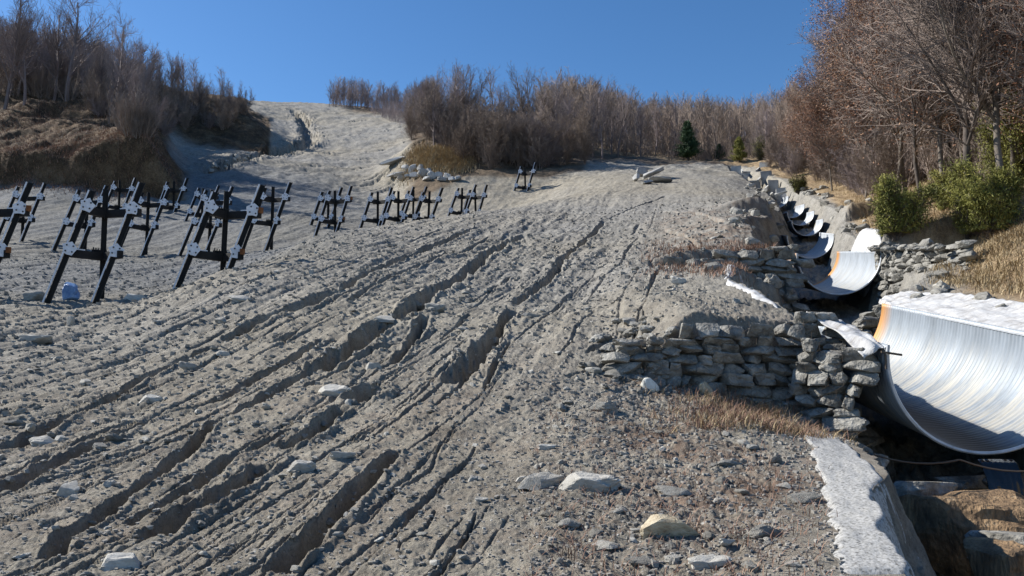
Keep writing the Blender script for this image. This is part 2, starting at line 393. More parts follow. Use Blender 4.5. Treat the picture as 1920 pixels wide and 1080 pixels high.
# ------------------------------------------------------------------ materials
def mat(name, col, rough=.8, metal=0.0, spec=.3):
    m = bpy.data.materials.new(name); m.use_nodes = True
    b = m.node_tree.nodes['Principled BSDF']
    b.inputs['Base Color'].default_value = (*col, 1); b.inputs['Roughness'].default_value = rough
    b.inputs['Metallic'].default_value = metal; b.inputs['Specular IOR Level'].default_value = spec
    return m
def nodes(m): return m.node_tree.nodes, m.node_tree.links, m.node_tree.nodes['Principled BSDF']
def ramp_mat(name, stops, scale=5, detail=6, rough=.85, bump=.3, bscale=20, bdist=.02, metal=0., spec=.3, vec=(1, 1, 1), objrand=0.0, coord='Object', distort=0.0):
    m = mat(name, (1, 1, 1), rough, metal, spec); N, L, b = nodes(m)
    tc = N.new('ShaderNodeTexCoord'); mp = N.new('ShaderNodeMapping'); mp.inputs['Scale'].default_value = vec
    L.new(tc.outputs[coord], mp.inputs[0])
    nz = N.new('ShaderNodeTexNoise'); nz.inputs['Scale'].default_value = scale; nz.inputs['Detail'].default_value = detail; nz.inputs['Roughness'].default_value = .65
    nz.inputs['Distortion'].default_value = distort
    L.new(mp.outputs[0], nz.inputs['Vector'])
    cr = N.new('ShaderNodeValToRGB'); e = cr.color_ramp.elements
    while len(e) < len(stops): e.new(.5)
    for i, (p, c) in enumerate(stops): e[i].position = p; e[i].color = (*c, 1)
    if objrand:
        oi = N.new('ShaderNodeObjectInfo'); ma = N.new('ShaderNodeMath'); ma.operation = 'MULTIPLY_ADD'
        ma.inputs[1].default_value = objrand; L.new(oi.outputs['Random'], ma.inputs[0]); L.new(nz.outputs['Fac'], ma.inputs[2])
        m2 = N.new('ShaderNodeMath'); m2.operation = 'SUBTRACT'; m2.inputs[1].default_value = objrand / 2; L.new(ma.outputs[0], m2.inputs[0])
        L.new(m2.outputs[0], cr.inputs[0])
    else: L.new(nz.outputs['Fac'], cr.inputs[0])
    L.new(cr.outputs[0], b.inputs['Base Color'])
    if bump:
        n2 = N.new('ShaderNodeTexNoise'); n2.inputs['Scale'].default_value = bscale; n2.inputs['Detail'].default_value = 5
        L.new(mp.outputs[0], n2.inputs['Vector'])
        bp = N.new('ShaderNodeBump'); bp.inputs['Strength'].default_value = bump; bp.inputs['Distance'].default_value = bdist
        L.new(n2.outputs['Fac'], bp.inputs['Height']); L.new(bp.outputs[0], b.inputs['Normal'])
    return m

def ground_material():
    m = mat('ground_material', (.2, .2, .2), .92, 0, .15); N, L, b = nodes(m)
    geo = N.new('ShaderNodeNewGeometry'); at_ = N.new('ShaderNodeAttribute'); at_.attribute_name = 'cover'
    sep = N.new('ShaderNodeSeparateColor'); L.new(at_.outputs['Color'], sep.inputs[0])
    def noise(sc_, det=6, ro=.65, vec=None, dist=0):
        n_ = N.new('ShaderNodeTexNoise'); n_.inputs['Scale'].default_value = sc_; n_.inputs['Detail'].default_value = det
        n_.inputs['Roughness'].default_value = ro; n_.inputs['Distortion'].default_value = dist
        if vec:
            mp = N.new('ShaderNodeMapping'); mp.inputs['Scale'].default_value = vec; mp.inputs['Rotation'].default_value = (0, 0, math.atan(.22))
            L.new(geo.outputs['Position'], mp.inputs[0]); L.new(mp.outputs[0], n_.inputs['Vector'])
        else: L.new(geo.outputs['Position'], n_.inputs['Vector'])
        return n_.outputs['Fac']
    def ramp(fac, stops):
        cr = N.new('ShaderNodeValToRGB'); e = cr.color_ramp.elements
        while len(e) < len(stops): e.new(.5)
        for i, (p, c) in enumerate(stops): e[i].position = p; e[i].color = (*c, 1) if len(c) == 3 else c
        L.new(fac, cr.inputs[0]); return cr.outputs[0]
    def mix(f, a, c, mode='MIX'):
        x = N.new('ShaderNodeMix'); x.data_type = 'RGBA'; x.blend_type = mode
        if isinstance(f, float): x.inputs[0].default_value = f
        else: L.new(f, x.inputs[0])
        L.new(a, x.inputs[6]); L.new(c, x.inputs[7]); return x.outputs[2]
    def math_(op, a, c):
        x = N.new('ShaderNodeMath'); x.operation = op; x.use_clamp = True
        for i, q in enumerate((a, c)):
            if isinstance(q, (int, float)): x.inputs[i].default_value = q
            else: L.new(q, x.inputs[i])
        return x.outputs[0]
    clay = ramp(noise(1.1, 9, .72), [(.28, (.205, .191, .168)), (.5, (.295, .278, .247)), (.72, (.375, .356, .320))])
    grain = ramp(noise(48, 5, .75), [(.32, (.40, .39, .37)), (.43, (.88, .88, .87)), (.60, (1.05, 1.05, 1.04)), (.72, (1.5, 1.48, 1.44))])
    base_c = mix(1.0, clay, grain, 'MULTIPLY')
    strk = ramp(noise(1.0, 7, .7, (5.5, .7, 5.5)), [(.33, (.70, .70, .70)), (.5, (1, 1, 1)), (.68, (1.14, 1.13, 1.10))])
    base_c = mix(.75, base_c, strk, 'MULTIPLY')
    mid_ = ramp(noise(5.5, 8, .8), [(.36, (.62, .62, .62)), (.5, (1, 1, 1)), (.66, (1.2, 1.19, 1.16))])
    base_c = mix(.8, base_c, mid_, 'MULTIPLY')
    tint = ramp(noise(.045, 3), [(.4, (1.03, 1.0, .94)), (.6, (.94, .965, 1.02))])
    base_c = mix(1.0, base_c, tint, 'MULTIPLY')
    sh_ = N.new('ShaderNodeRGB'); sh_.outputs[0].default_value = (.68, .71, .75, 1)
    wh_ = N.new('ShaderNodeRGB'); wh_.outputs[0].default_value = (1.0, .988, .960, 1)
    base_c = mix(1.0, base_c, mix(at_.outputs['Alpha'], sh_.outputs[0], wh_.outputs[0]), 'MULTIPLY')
    vor = N.new('ShaderNodeTexVoronoi'); vor.inputs['Scale'].default_value = 17; vor.inputs['Randomness'].default_value = 1
    L.new(geo.outputs['Position'], vor.inputs['Vector'])
    peb = ramp(vor.outputs['Distance'], [(.10, (1, 1, 1)), (.17, (0, 0, 0))])
    sepv = N.new('ShaderNodeSeparateColor'); L.new(vor.outputs['Color'], sepv.inputs[0])
    pm = math_('MULTIPLY', peb, math_('GREATER_THAN', sepv.outputs[0], .78))
    pc = N.new('ShaderNodeRGB'); pc.outputs[0].default_value = (.50, .49, .45, 1)
    base_c = mix(pm, base_c, pc.outputs[0])
    # reddish brown soil patches in the lower right
    red = ramp(noise(2.2, 6, .7), [(.45, (.16, .115, .085)), (.6, (.26, .19, .14))])
    rm = math_('MULTIPLY', sep.outputs[2], ramp(noise(1.7, 6, .75, None, .6), [(.44, (0, 0, 0)), (.62, (1, 1, 1))]))
    base_c = mix(rm, base_c, red)
    leaf = ramp(noise(.55, 9, .8), [(.32, (.045, .035, .025)), (.45, (.12, .082, .05)), (.55, (.21, .145, .085)), (.68, (.33, .245, .155))])
    lg = ramp(noise(9, 6, .8), [(.35, (.45, .45, .45)), (.6, (1.2, 1.2, 1.2))])
    leaf = mix(.9, leaf, lg, 'MULTIPLY')
    dk = N.new('ShaderNodeRGB'); dk.outputs[0].default_value = (.66, .62, .58, 1); leaf = mix(1.0, leaf, dk.outputs[0], 'MULTIPLY')
    col = mix(sep.outputs[0], base_c, leaf)
    straw = ramp(noise(.9, 9, .78, (3.2, .9, 2.0)), [(.3, (.13, .09, .055)), (.45, (.26, .185, .11)), (.6, (.40, .30, .18)), (.75, (.50, .41, .28))])
    straw = mix(.8, straw, ramp(noise(30, 5, .8), [(.33, (.5, .5, .5)), (.62, (1.15, 1.15, 1.15))]), 'MULTIPLY')
    col = mix(sep.outputs[1], col, straw)
    L.new(col, b.inputs['Base Color'])
    bp = N.new('ShaderNodeBump'); bp.inputs['Strength'].default_value = .7; bp.inputs['Distance'].default_value = .02
    L.new(noise(22, 9, .78), bp.inputs['Height'])
    bp2 = N.new('ShaderNodeBump'); bp2.inputs['Strength'].default_value = 1.0; bp2.inputs['Distance'].default_value = .016
    L.new(noise(75, 4, .7), bp2.inputs['Height']); L.new(bp.outputs[0], bp2.inputs['Normal']); L.new(bp2.outputs[0], b.inputs['Normal'])
    return m
M_ground = ground_material()
M_bark = ramp_mat('bark', [(.3, (.09, .075, .06)), (.6, (.21, .18, .15))], 3, 6, .9, .4, 14, .02)
M_barkd = ramp_mat('dark_bark', [(.3, (.045, .036, .03)), (.6, (.12, .10, .085))], 3, 6, .9, .4, 14, .02)
M_twig = ramp_mat('twig_brown', [(.3, (.155, .118, .092)), (.7, (.31, .24, .19))], .6, 4, .85, 0, objrand=.35)
M_twigp = ramp_mat('twig_violet', [(.3, (.165, .132, .122)), (.7, (.33, .265, .25))], .4, 4, .85, 0, objrand=.35)
M_twigr = ramp_mat('twig_grey', [(.3, (.14, .11, .092)), (.7, (.32, .255, .215))], .6, 4, .85, 0, objrand=.35)
M_leafr = ramp_mat('dry_leaf', [(.30, (.14, .06, .038)), (.5, (.25, .125, .07)), (.62, (.35, .21, .12)), (.75, (.48, .35, .22))], 1.7, 6, .7, 0, objrand=.12)
M_green = ramp_mat('juniper_needle', [(.32, (.06, .07, .018)), (.5, (.19, .19, .042)), (.66, (.36, .33, .085))], 1.6, 6, .7, 0)
M_pine = ramp_mat('pine_needle', [(.32, (.018, .040, .018)), (.5, (.035, .075, .03)), (.68, (.075, .12, .045))], .8, 6, .7, 0)
M_stone = ramp_mat('grey_stone', [(.25, (.17, .16, .138)), (.5, (.29, .275, .24)), (.75, (.44, .425, .38))], 4, 8, .85, .7, 26, .03, objrand=.35)
M_stonel = ramp_mat('pale_stone', [(.25, (.26, .245, .21)), (.5, (.39, .37, .325)), (.75, (.54, .52, .465))], 4, 8, .85, .5, 30, .02, objrand=.3)
M_stoney = ramp_mat('yellow_stone', [(.3, (.24, .17, .10)), (.5, (.46, .39, .27)), (.75, (.66, .60, .46))], 5, 8, .85, .5, 30, .02)
M_white = ramp_mat('white_stone', [(.3, (.6, .57, .48)), (.7, (.8, .78, .70))], 6, 5, .8, .3, 20, .02)
M_gab = ramp_mat('gabion_stone', [(.25, (.06, .057, .050)), (.42, (.165, .158, .14)), (.58, (.29, .28, .25)), (.75, (.48, .465, .42))], 5.5, 9, .88, .9, 24, .04)
M_conc = ramp_mat('pale_concrete', [(.3, (.34, .33, .30)), (.7, (.62, .61, .57))], 3, 8, .85, .4, 25, .02)
M_wire = mat('rusted_wire', (.11, .085, .065), .6, .5)
M_black = ramp_mat('black_steel', [(.3, (.008, .008, .009)), (.7, (.024, .023, .022))], 4, 5, .65, .1, 30, .005, spec=.25)
M_zinc = ramp_mat('galvanised_plate_lit_edge', [(.3, (.55, .56, .60)), (.7, (.78, .79, .83))], 12, 5, .45, .1, 30, .003, metal=.1, spec=.5)  # zinc of the node plates, also colours the painted sunlit edges of the frames
M_rust = ramp_mat('rusty_steel', [(.3, (.10, .035, .015)), (.6, (.25, .10, .035))], 9, 6, .85, .3, 30, .005)
M_bag = ramp_mat('blue_plastic', [(.3, (.05, .14, .36)), (.7, (.30, .45, .68))], 7, 5, .4, .5, 14, .02)
M_cloth = ramp_mat('pale_geotextile', [(.36, (.13, .125, .115)), (.46, (.31, .305, .285)), (.62, (.44, .435, .415))], 60, 6, .95, .6, 70, .006)
M_clothw = ramp_mat('white_geotextile', [(.30, (.20, .18, .15)), (.42, (.42, .41, .395)), (.60, (.57, .57, .56))], 3.4, 10, .9, .6, 30, .02, vec=(1, 3.0, 1))
M_water = mat('water', (.04, .04, .04), .08, 0, .6)
nodes(M_water)[2].inputs['Transmission Weight'].default_value = .6
M_ochre = ramp_mat('iron_stained_rock', [(.3, (.06, .045, .03)), (.48, (.19, .125, .07)), (.62, (.30, .20, .11)), (.78, (.40, .34, .25))], 3.4, 9, .8, .7, 16, .05, vec=(2.4, 2.4, .8))
M_straw = ramp_mat('dry_grass_blade', [(.3, (.20, .135, .075)), (.5, (.36, .27, .15)), (.7, (.52, .42, .27))], 2.2, 5, .8, 0)
M_rgrass = ramp_mat('red_brown_stalk', [(.3, (.14, .075, .05)), (.5, (.27, .16, .11)), (.7, (.42, .30, .21))], 5, 5, .8, 0)
M_concrete_dark = ramp_mat('weathered_slab', [(.3, (.27, .265, .25)), (.7, (.56, .55, .52))], 1.4, 8, .85, .5, 18, .03, objrand=.3)

def flume_material(lr=1.0, zr=(.34, .38, .42)):
    m = mat('corrugated_zinc', (.6, .6, .6), .55, .15, .3); N, L, b = nodes(m)
    tc = N.new('ShaderNodeTexCoord')
    def noise(sc_, vec, det=6, ro=.65):
        mp = N.new('ShaderNodeMapping'); mp.inputs['Scale'].default_value = vec; L.new(tc.outputs['Object'], mp.inputs[0])
        n_ = N.new('ShaderNodeTexNoise'); n_.inputs['Scale'].default_value = sc_; n_.inputs['Detail'].default_value = det; n_.inputs['Roughness'].default_value = ro
        L.new(mp.outputs[0], n_.inputs['Vector']); return n_.outputs['Fac']
    def ramp(fac, stops):
        cr = N.new('ShaderNodeValToRGB'); e = cr.color_ramp.elements
        while len(e) < len(stops): e.new(.5)
        for i, (p, c) in enumerate(stops): e[i].position = p; e[i].color = (*c, 1)
        L.new(fac, cr.inputs[0]); return cr.outputs[0]
    def mix(f, a, c):
        x = N.new('ShaderNodeMix'); x.data_type = 'RGBA'; L.new(f, x.inputs[0]); L.new(a, x.inputs[6]); L.new(c, x.inputs[7]); return x.outputs[2]
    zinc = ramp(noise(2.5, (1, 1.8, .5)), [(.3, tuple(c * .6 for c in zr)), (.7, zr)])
    chalk = ramp(noise(1.6, (1, 9.0, .45), 8, .75), [(.42, (0, 0, 0)), (.62, (1, 1, 1))])
    sp = N.new('ShaderNodeSeparateXYZ'); L.new(tc.outputs['Object'], sp.inputs[0])
    mr = N.new('ShaderNodeMapRange'); mr.inputs[1].default_value = -.15; mr.inputs[2].default_value = -.85; mr.inputs[3].default_value = .0; mr.inputs[4].default_value = 1.2
    L.new(sp.outputs['Z'], mr.inputs[0])
    mu = N.new('ShaderNodeMath'); mu.operation = 'MULTIPLY'; mu.use_clamp = True; L.new(mr.outputs[0], mu.inputs[0]); L.new(chalk, mu.inputs[1])
    wc = N.new('ShaderNodeRGB'); wc.outputs[0].default_value = (.44, .42, .365, 1)
    c = mix(mu.outputs[0], zinc, wc.outputs[0])
    # rust stain on the up-stream end and along the bed
    me_ = N.new('ShaderNodeMapRange'); me_.inputs[1].default_value = 4.02; me_.inputs[2].default_value = 4.3; L.new(sp.outputs['Y'], me_.inputs[0])
    mx_ = N.new('ShaderNodeMapRange'); mx_.inputs[1].default_value = -.05; mx_.inputs[2].default_value = -.45; L.new(sp.outputs['X'], mx_.inputs[0])
    mm = N.new('ShaderNodeMath'); mm.operation = 'MULTIPLY'; L.new(mx_.outputs[0], mm.inputs[0]); L.new(ramp(noise(2.2, (1, 1, 1)), [(.35, (0, 0, 0)), (.6, (1, 1, 1))]), mm.inputs[1])
    m3 = N.new('ShaderNodeMath'); m3.operation = 'MULTIPLY'; m3.inputs[1].default_value = lr; L.new(mm.outputs[0], m3.inputs[0])
    mg = N.new('ShaderNodeMath'); mg.operation = 'MAXIMUM'; L.new(me_.outputs[0], mg.inputs[0]); L.new(m3.outputs[0], mg.inputs[1]); me_ = mg
    rc = N.new('ShaderNodeRGB'); rc.outputs[0].default_value = (.50, .25, .085, 1)
    c = mix(me_.outputs[0], c, rc.outputs[0])
    bed = N.new('ShaderNodeMapRange'); bed.inputs[1].default_value = -.90; bed.inputs[2].default_value = -.99; L.new(sp.outputs['Z'], bed.inputs[0])
    rb = N.new('ShaderNodeRGB'); rb.outputs[0].default_value = (.12, .085, .06, 1)
    c = mix(bed.outputs[0], c, rb.outputs[0])
    L.new(c, b.inputs['Base Color'])
    return m
M_flume = flume_material(1.0, (.56, .60, .64)); M_flume0 = flume_material(0.0, (.31, .35, .39)); M_flume1 = flume_material(1.0, (.40, .44, .48))  # farther flumes get paler zinc, the sunlight on their walls put into the colour

# ------------------------------------------------------------------ ground sheet
NI, NJ = TX.shape
V = np.stack([TX, TY, TZ], -1).reshape(-1, 3)
i = np.arange(NI)[:, None]; j = np.arange(NJ - 1)[None, :]; i2 = (i + 1) % NI
Fq = np.stack([(i * NJ + j) + 0 * i2, (i2 * NJ + j), (i2 * NJ + j + 1), (i * NJ + j + 1)], -1).reshape(-1, 4)[:, ::-1]
V = np.concatenate([V, [[0, 0, -1.45]]])
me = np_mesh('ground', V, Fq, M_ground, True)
red = sm(1020, 1180, cu) * (1 - sm(1560, 1640, cu)) * (TY < 8.9) * sm(3.0, 5.0, TY) * .95
red = np.maximum(red, sm(1180, 1290, cu) * (1 - sm(1420, 1480, cu)) * sm(15, 18, TY) * (1 - sm(27, 32, TY)) * .8)
red = np.maximum(red, .35 * (1 - sm(7, 12, TY)))
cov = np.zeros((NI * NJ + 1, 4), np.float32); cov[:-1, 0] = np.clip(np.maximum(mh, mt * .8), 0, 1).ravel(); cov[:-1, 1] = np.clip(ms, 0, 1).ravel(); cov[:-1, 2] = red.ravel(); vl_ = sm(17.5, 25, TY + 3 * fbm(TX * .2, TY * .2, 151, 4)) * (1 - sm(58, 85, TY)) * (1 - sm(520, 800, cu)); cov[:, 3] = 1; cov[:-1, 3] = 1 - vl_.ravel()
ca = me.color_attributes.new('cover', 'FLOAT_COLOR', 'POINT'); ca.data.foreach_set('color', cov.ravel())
g = link('ground', me); g['kind'] = 'structure'; g['label'] = 'grey gullied clay slope rising to the hills'

exec_stage = 2
# ------------------------------------------------------------------ stones
def rock_mesh(name, seed, m, size=(1, 1, 1), k=3, power=4.0, nz=.12, flat=False):
    """superellipsoid block with broken faces"""
    r = random.Random(seed); off = Vector((r.uniform(-50, 50), r.uniform(-50, 50), r.uniform(-50, 50)))
    cuts = [(Vector((r.gauss(0, 1), r.gauss(0, 1), r.gauss(0, 1) * (.4 if flat else 1))).normalized(), r.uniform(.62, .9)) for _ in range(7)]
    idx = {}; vs = []; fs = []
    def key(p):
        kx = tuple(round(c * k) for c in p)
        if kx not in idx:
            q = Vector(p); nrm = (abs(q.x) ** power + abs(q.y) ** power + abs(q.z) ** power) ** (1 / power); q = q / nrm
            q *= 1 + nz * mnoise.noise(q * 1.3 + off) + nz * .5 * mnoise.noise(q * 3.1 + off)
            for c, dd in cuts:
                e = q.dot(c) - dd
                if e > 0: q -= c * e * .9
            idx[kx] = len(vs); vs.append((q.x * size[0] / 2, q.y * size[1] / 2, q.z * size[2] / 2))
        return idx[kx]
    for ax in range(3):
        for s in (-1, 1):
            for a in range(-k, k, 2):
                for b_ in range(-k, k, 2):
                    quad = []
                    for (da, db) in ((0, 0), (2, 0), (2, 2), (0, 2)):
                        p = [0, 0, 0]; p[ax] = s; p[(ax + 1) % 3] = (a + da) / k; p[(ax + 2) % 3] = (b_ + db) / k
                        quad.append(key(p))
                    fs.append(tuple(quad if s > 0 else quad[::-1]))
    mb = MB(); mb.v = vs; mb.f = fs
    return mb.mesh(name, m)
def mesh_arrays(me):
    v = np.zeros(len(me.vertices) * 3); me.vertices.foreach_get('co', v)
    f = np.array([list(p.vertices) for p in me.polygons]); return v.reshape(-1, 3), f

def place_stone(name, meshes, u, v, wpx, label, cat='stone', group=None, r=rnd, sink=.25, aspect=(1, .8, .55), tilt=.25, rz=None, pos=None):
    p = pos if pos is not None else hit(u, v)
    L = wpx / F * p.length
    o = link(name, r.choice(meshes)); s = (L * aspect[0], L * aspect[1], L * aspect[2]); o.scale = s
    o.rotation_euler = (r.uniform(-tilt, tilt) + .12, r.uniform(-tilt, tilt), r.uniform(0, 6.28) if rz is None else rz)
    o.location = (p.x, p.y, p.z + s[2] * (.5 - sink))
    tag(o, label, cat, group); return o
RM = [rock_mesh('stone', 100 + q, M_stone, (1, 1, 1), 9, 4.5, .34) for q in range(5)]
RL = [rock_mesh('pale_stone', 200 + q, M_stonel, (1, 1, 1), 9, 5, .34, True) for q in range(5)]
named = [  # u, v, width px, meshes, label, aspect
 (1022, 905, 105, RL, 'long pale flat slab leaning beside its dark gap, left of the two large foreground slabs', (1, .55, .22), .9),
 (1102, 912, 110, RL, 'broad pale flat slab with broken right edge, right of the two large foreground slabs', (1, .8, .3), .1),
 (1253, 997, 105, [rock_mesh('yellow_stone', 311, M_stoney, (1, 1, 1), 7, 4, .2)], 'yellowish block of stone half sunk in the clay in the lower foreground', (1, .6, .45), .1),
 (1216, 726, 34, [rock_mesh('white_stone', 312, M_white, (1, 1, 1), 7, 3, .12)], 'round white stone at the left foot of the near gabion wall', (1, .9, .85), .0),
 (566, 878, 48, RL, 'smooth oval pale stone beside the big gully in the lower left', (1, .7, .4), .3),
 (625, 738, 70, RL, 'large flat pale stone half buried just above the dark gully hollow', (1, .8, .3), .1),
 (815, 583, 34, RL, 'rounded pale boulder on the right edge of the middle gully', (1, .9, .6), .2),
 (782, 578, 26, RM, 'small grey boulder next to the rounded pale boulder at the middle gully', (1, .8, .6), .2),
 (643, 858, 42, RL, 'thin pale sliver of stone standing on edge in the lower slope', (1, .3, .35), .6),
 (228, 1064, 74, RL, 'big pale flat stone cut by the bottom edge of the photo', (1, .8, .4), .1),
 (128, 926, 34, RL, 'small white stone at the dark rill in the lower left', (1, .8, .7), .4),
 (68, 640, 52, RL, 'long low pale stone lying far left below the frames', (1, .4, .25), .0),
 (133, 610, 18, RL, 'narrow upright pale stone below the blue bag', (.7, .6, 1.2), .0),
 (285, 752, 40, RL, 'pale cracked stone in the middle left slope', (1, .7, .35), .2),
 (82, 832, 36, RL, 'pale flat stone between two rills at the far left', (1, .8, .4), .2),
 (420, 664, 30, RL, 'whitish flat stone above the short dark gully', (1, .6, .25), .0),
 (255, 563, 50, RL, 'flat pale stone just right of the foot of the nearest whole frame', (1, .5, .3), .0),
 (66, 562, 34, RL, 'small pale stone between the two leftmost near frames', (1, .7, .5), .0),
 (455, 563, 44, RL, 'pale stone plate at the crest of the slope under the third near frame', (1, .5, .25), .0),
 (1325, 742, 34, [rock_mesh('pink_stone', 313, M_stoney, (1, 1, 1), 7, 4, .2)], 'pinkish upright stone at the mouth of the small dark hollow', (.8, .5, 1.2), .3),
 (1130, 768, 46, RM, 'dark edged grey stone left of the small dark hollow', (1, .7, .5), .2),
 (1400, 720, 40, RM, 'grey stone fallen from the near gabion wall', (1, .8, .6), .0),
 (1435, 1005, 70, RM, 'long tilted grey stone with a dark hollow beneath', (1, .5, .4), .5),
 (1500, 940, 60, RM, 'bluish grey stone at the left edge of the pale fabric strip', (1, .7, .4), .2),
 (1270, 925, 60, RM, 'flat brownish stone above the yellowish block', (1, .6, .3), .1),
 (1070, 985, 40, RM, 'small grey stone below the two large foreground slabs', (1, .7, .4), .1),
 (1370, 872, 50, RM, 'thin grey stone plate right of centre below the gabion wall', (1, .45, .25), .3),
 (720, 600, 44, RL, 'pale flat stone plate on the left edge of the middle gully', (1, .5, .22), .0),
 (1000, 594, 48, RL, 'thin white stone splinter beside the right hand gully', (1, .25, .15), .6),
 (700, 690, 30, RL, 'whitish crumbling stone below the narrow short gully', (1, .8, .5), .2),
 (1025, 842, 30, RL, 'small pale wedge of stone in the middle foreground', (1, .6, .4), .2),
 (1330, 1060, 66, RL, 'pale stone at the bottom edge left of the fabric strip', (1, .6, .35), .2),
 (1210, 1058, 60, RM, 'low pale grey plate at the bottom edge under the yellowish block', (1, .5, .2), .1),
]
for u, v, wpx, ms_, lab, asp, rz in named:
    place_stone('stone', ms_, u, v, wpx * 1.05, lab, aspect=asp, tilt=.14, rz=rz, sink=.42)
r4 = random.Random(12)
nst = 0
while nst < 235:
    u = r4.uniform(-30, 1500); v = 410 + 670 * r4.random() ** .8
    if v < 590 - 0.17 * u: continue
    if u > 1180 and 560 < v < 800: continue
    wpx = r4.uniform(5, 13) * (1 + (v - 400) / 700) * (1.25 if u > 1000 and v > 750 else 1)
    if r4.random() < .1: wpx *= 1.7
    pale = r4.random() < .45
    place_stone('stone', RL if pale else RM, u, v, wpx, 'small loose pale stone scattered on the gullied clay' if pale else 'small loose grey stone scattered on the gullied clay',
                group='small pale stones on the slope' if pale else 'small grey stones on the slope', r=r4, aspect=(1, r4.uniform(.5, .9), r4.uniform(.25, .6)), sink=.3)
    nst += 1

# gravel crumbs: uncountable, one mesh
def gravel(name, n_, seed, fn, m, label, size):
    r = np.random.default_rng(seed)
    bv, bf = mesh_arrays(rock_mesh('tmp_rock', seed, None, (1, 1, 1), 1, 2.4, .3))
    P = fn(r, n_); n_ = len(P); z = zat(P[:, 0], P[:, 1]); dist = np.hypot(P[:, 0], P[:, 1])
    s = size * (r.random(n_) ** 2.2 * 2.2 + .45) * np.clip(dist / 6, .7, 3.2)
    an = r.random(n_) * 6.28; sc3 = np.stack([s, s * r.uniform(.5, 1, n_), s * r.uniform(.35, .8, n_)], 1)
    v = bv[None] * (1 + r.uniform(-.3, .3, (n_, len(bv), 3)))
    v = v * sc3[:, None]; c, q = np.cos(an)[:, None], np.sin(an)[:, None]
    x = v[..., 0] * c - v[..., 1] * q; y = v[..., 0] * q + v[..., 1] * c
    v = np.stack([x + P[:, 0, None], y + P[:, 1, None], v[..., 2] + z[:, None] + s[:, None] * .1], -1).reshape(-1, 3)
    f = (bf[None] + (np.arange(n_) * len(bv))[:, None, None]).reshape(-1, bf.shape[1])
    o = link(name, np_mesh(name, v, f, m)); tag(o, label, 'gravel', kind='stuff')
def front(r, n_, u0=-1.0, u1=.62, p=1.0, ymin=3.0, ymax=34):
    y = np.exp(r.uniform(math.log(ymin), math.log(ymax), n_)); x = y * r.uniform(-.72, .42, n_)
    dd, e, s, tt = polydist(x, y, CHA); k = (dd > e[:, 1] + .9)
    return np.stack([x, y], 1)[k]
def lowright(r, n_):
    y = np.exp(r.uniform(math.log(3.2), math.log(8.8), n_)); x = y * r.uniform(.02, .42, n_)
    dd, e, s, tt = polydist(x, y, CHA); k = (dd > e[:, 1] + .3)
    return np.stack([x, y], 1)[k]
M_crumb = ramp_mat('clay_crumb', [(.3, (.20, .185, .16)), (.6, (.32, .30, .265))], 30, 4, .95, 0)
gravel('gravel', 20000, 3, front, M_crumb, 'grey clay crumbs and gravel strewn over the whole slope', .022)
gravel('gravel', 5000, 4, front, M_stonel, 'pale stone chips strewn over the whole slope', .016)
gravel('gravel', 5000, 5, lowright, M_crumb, 'coarse grey rubble below the near gabion wall', .021)

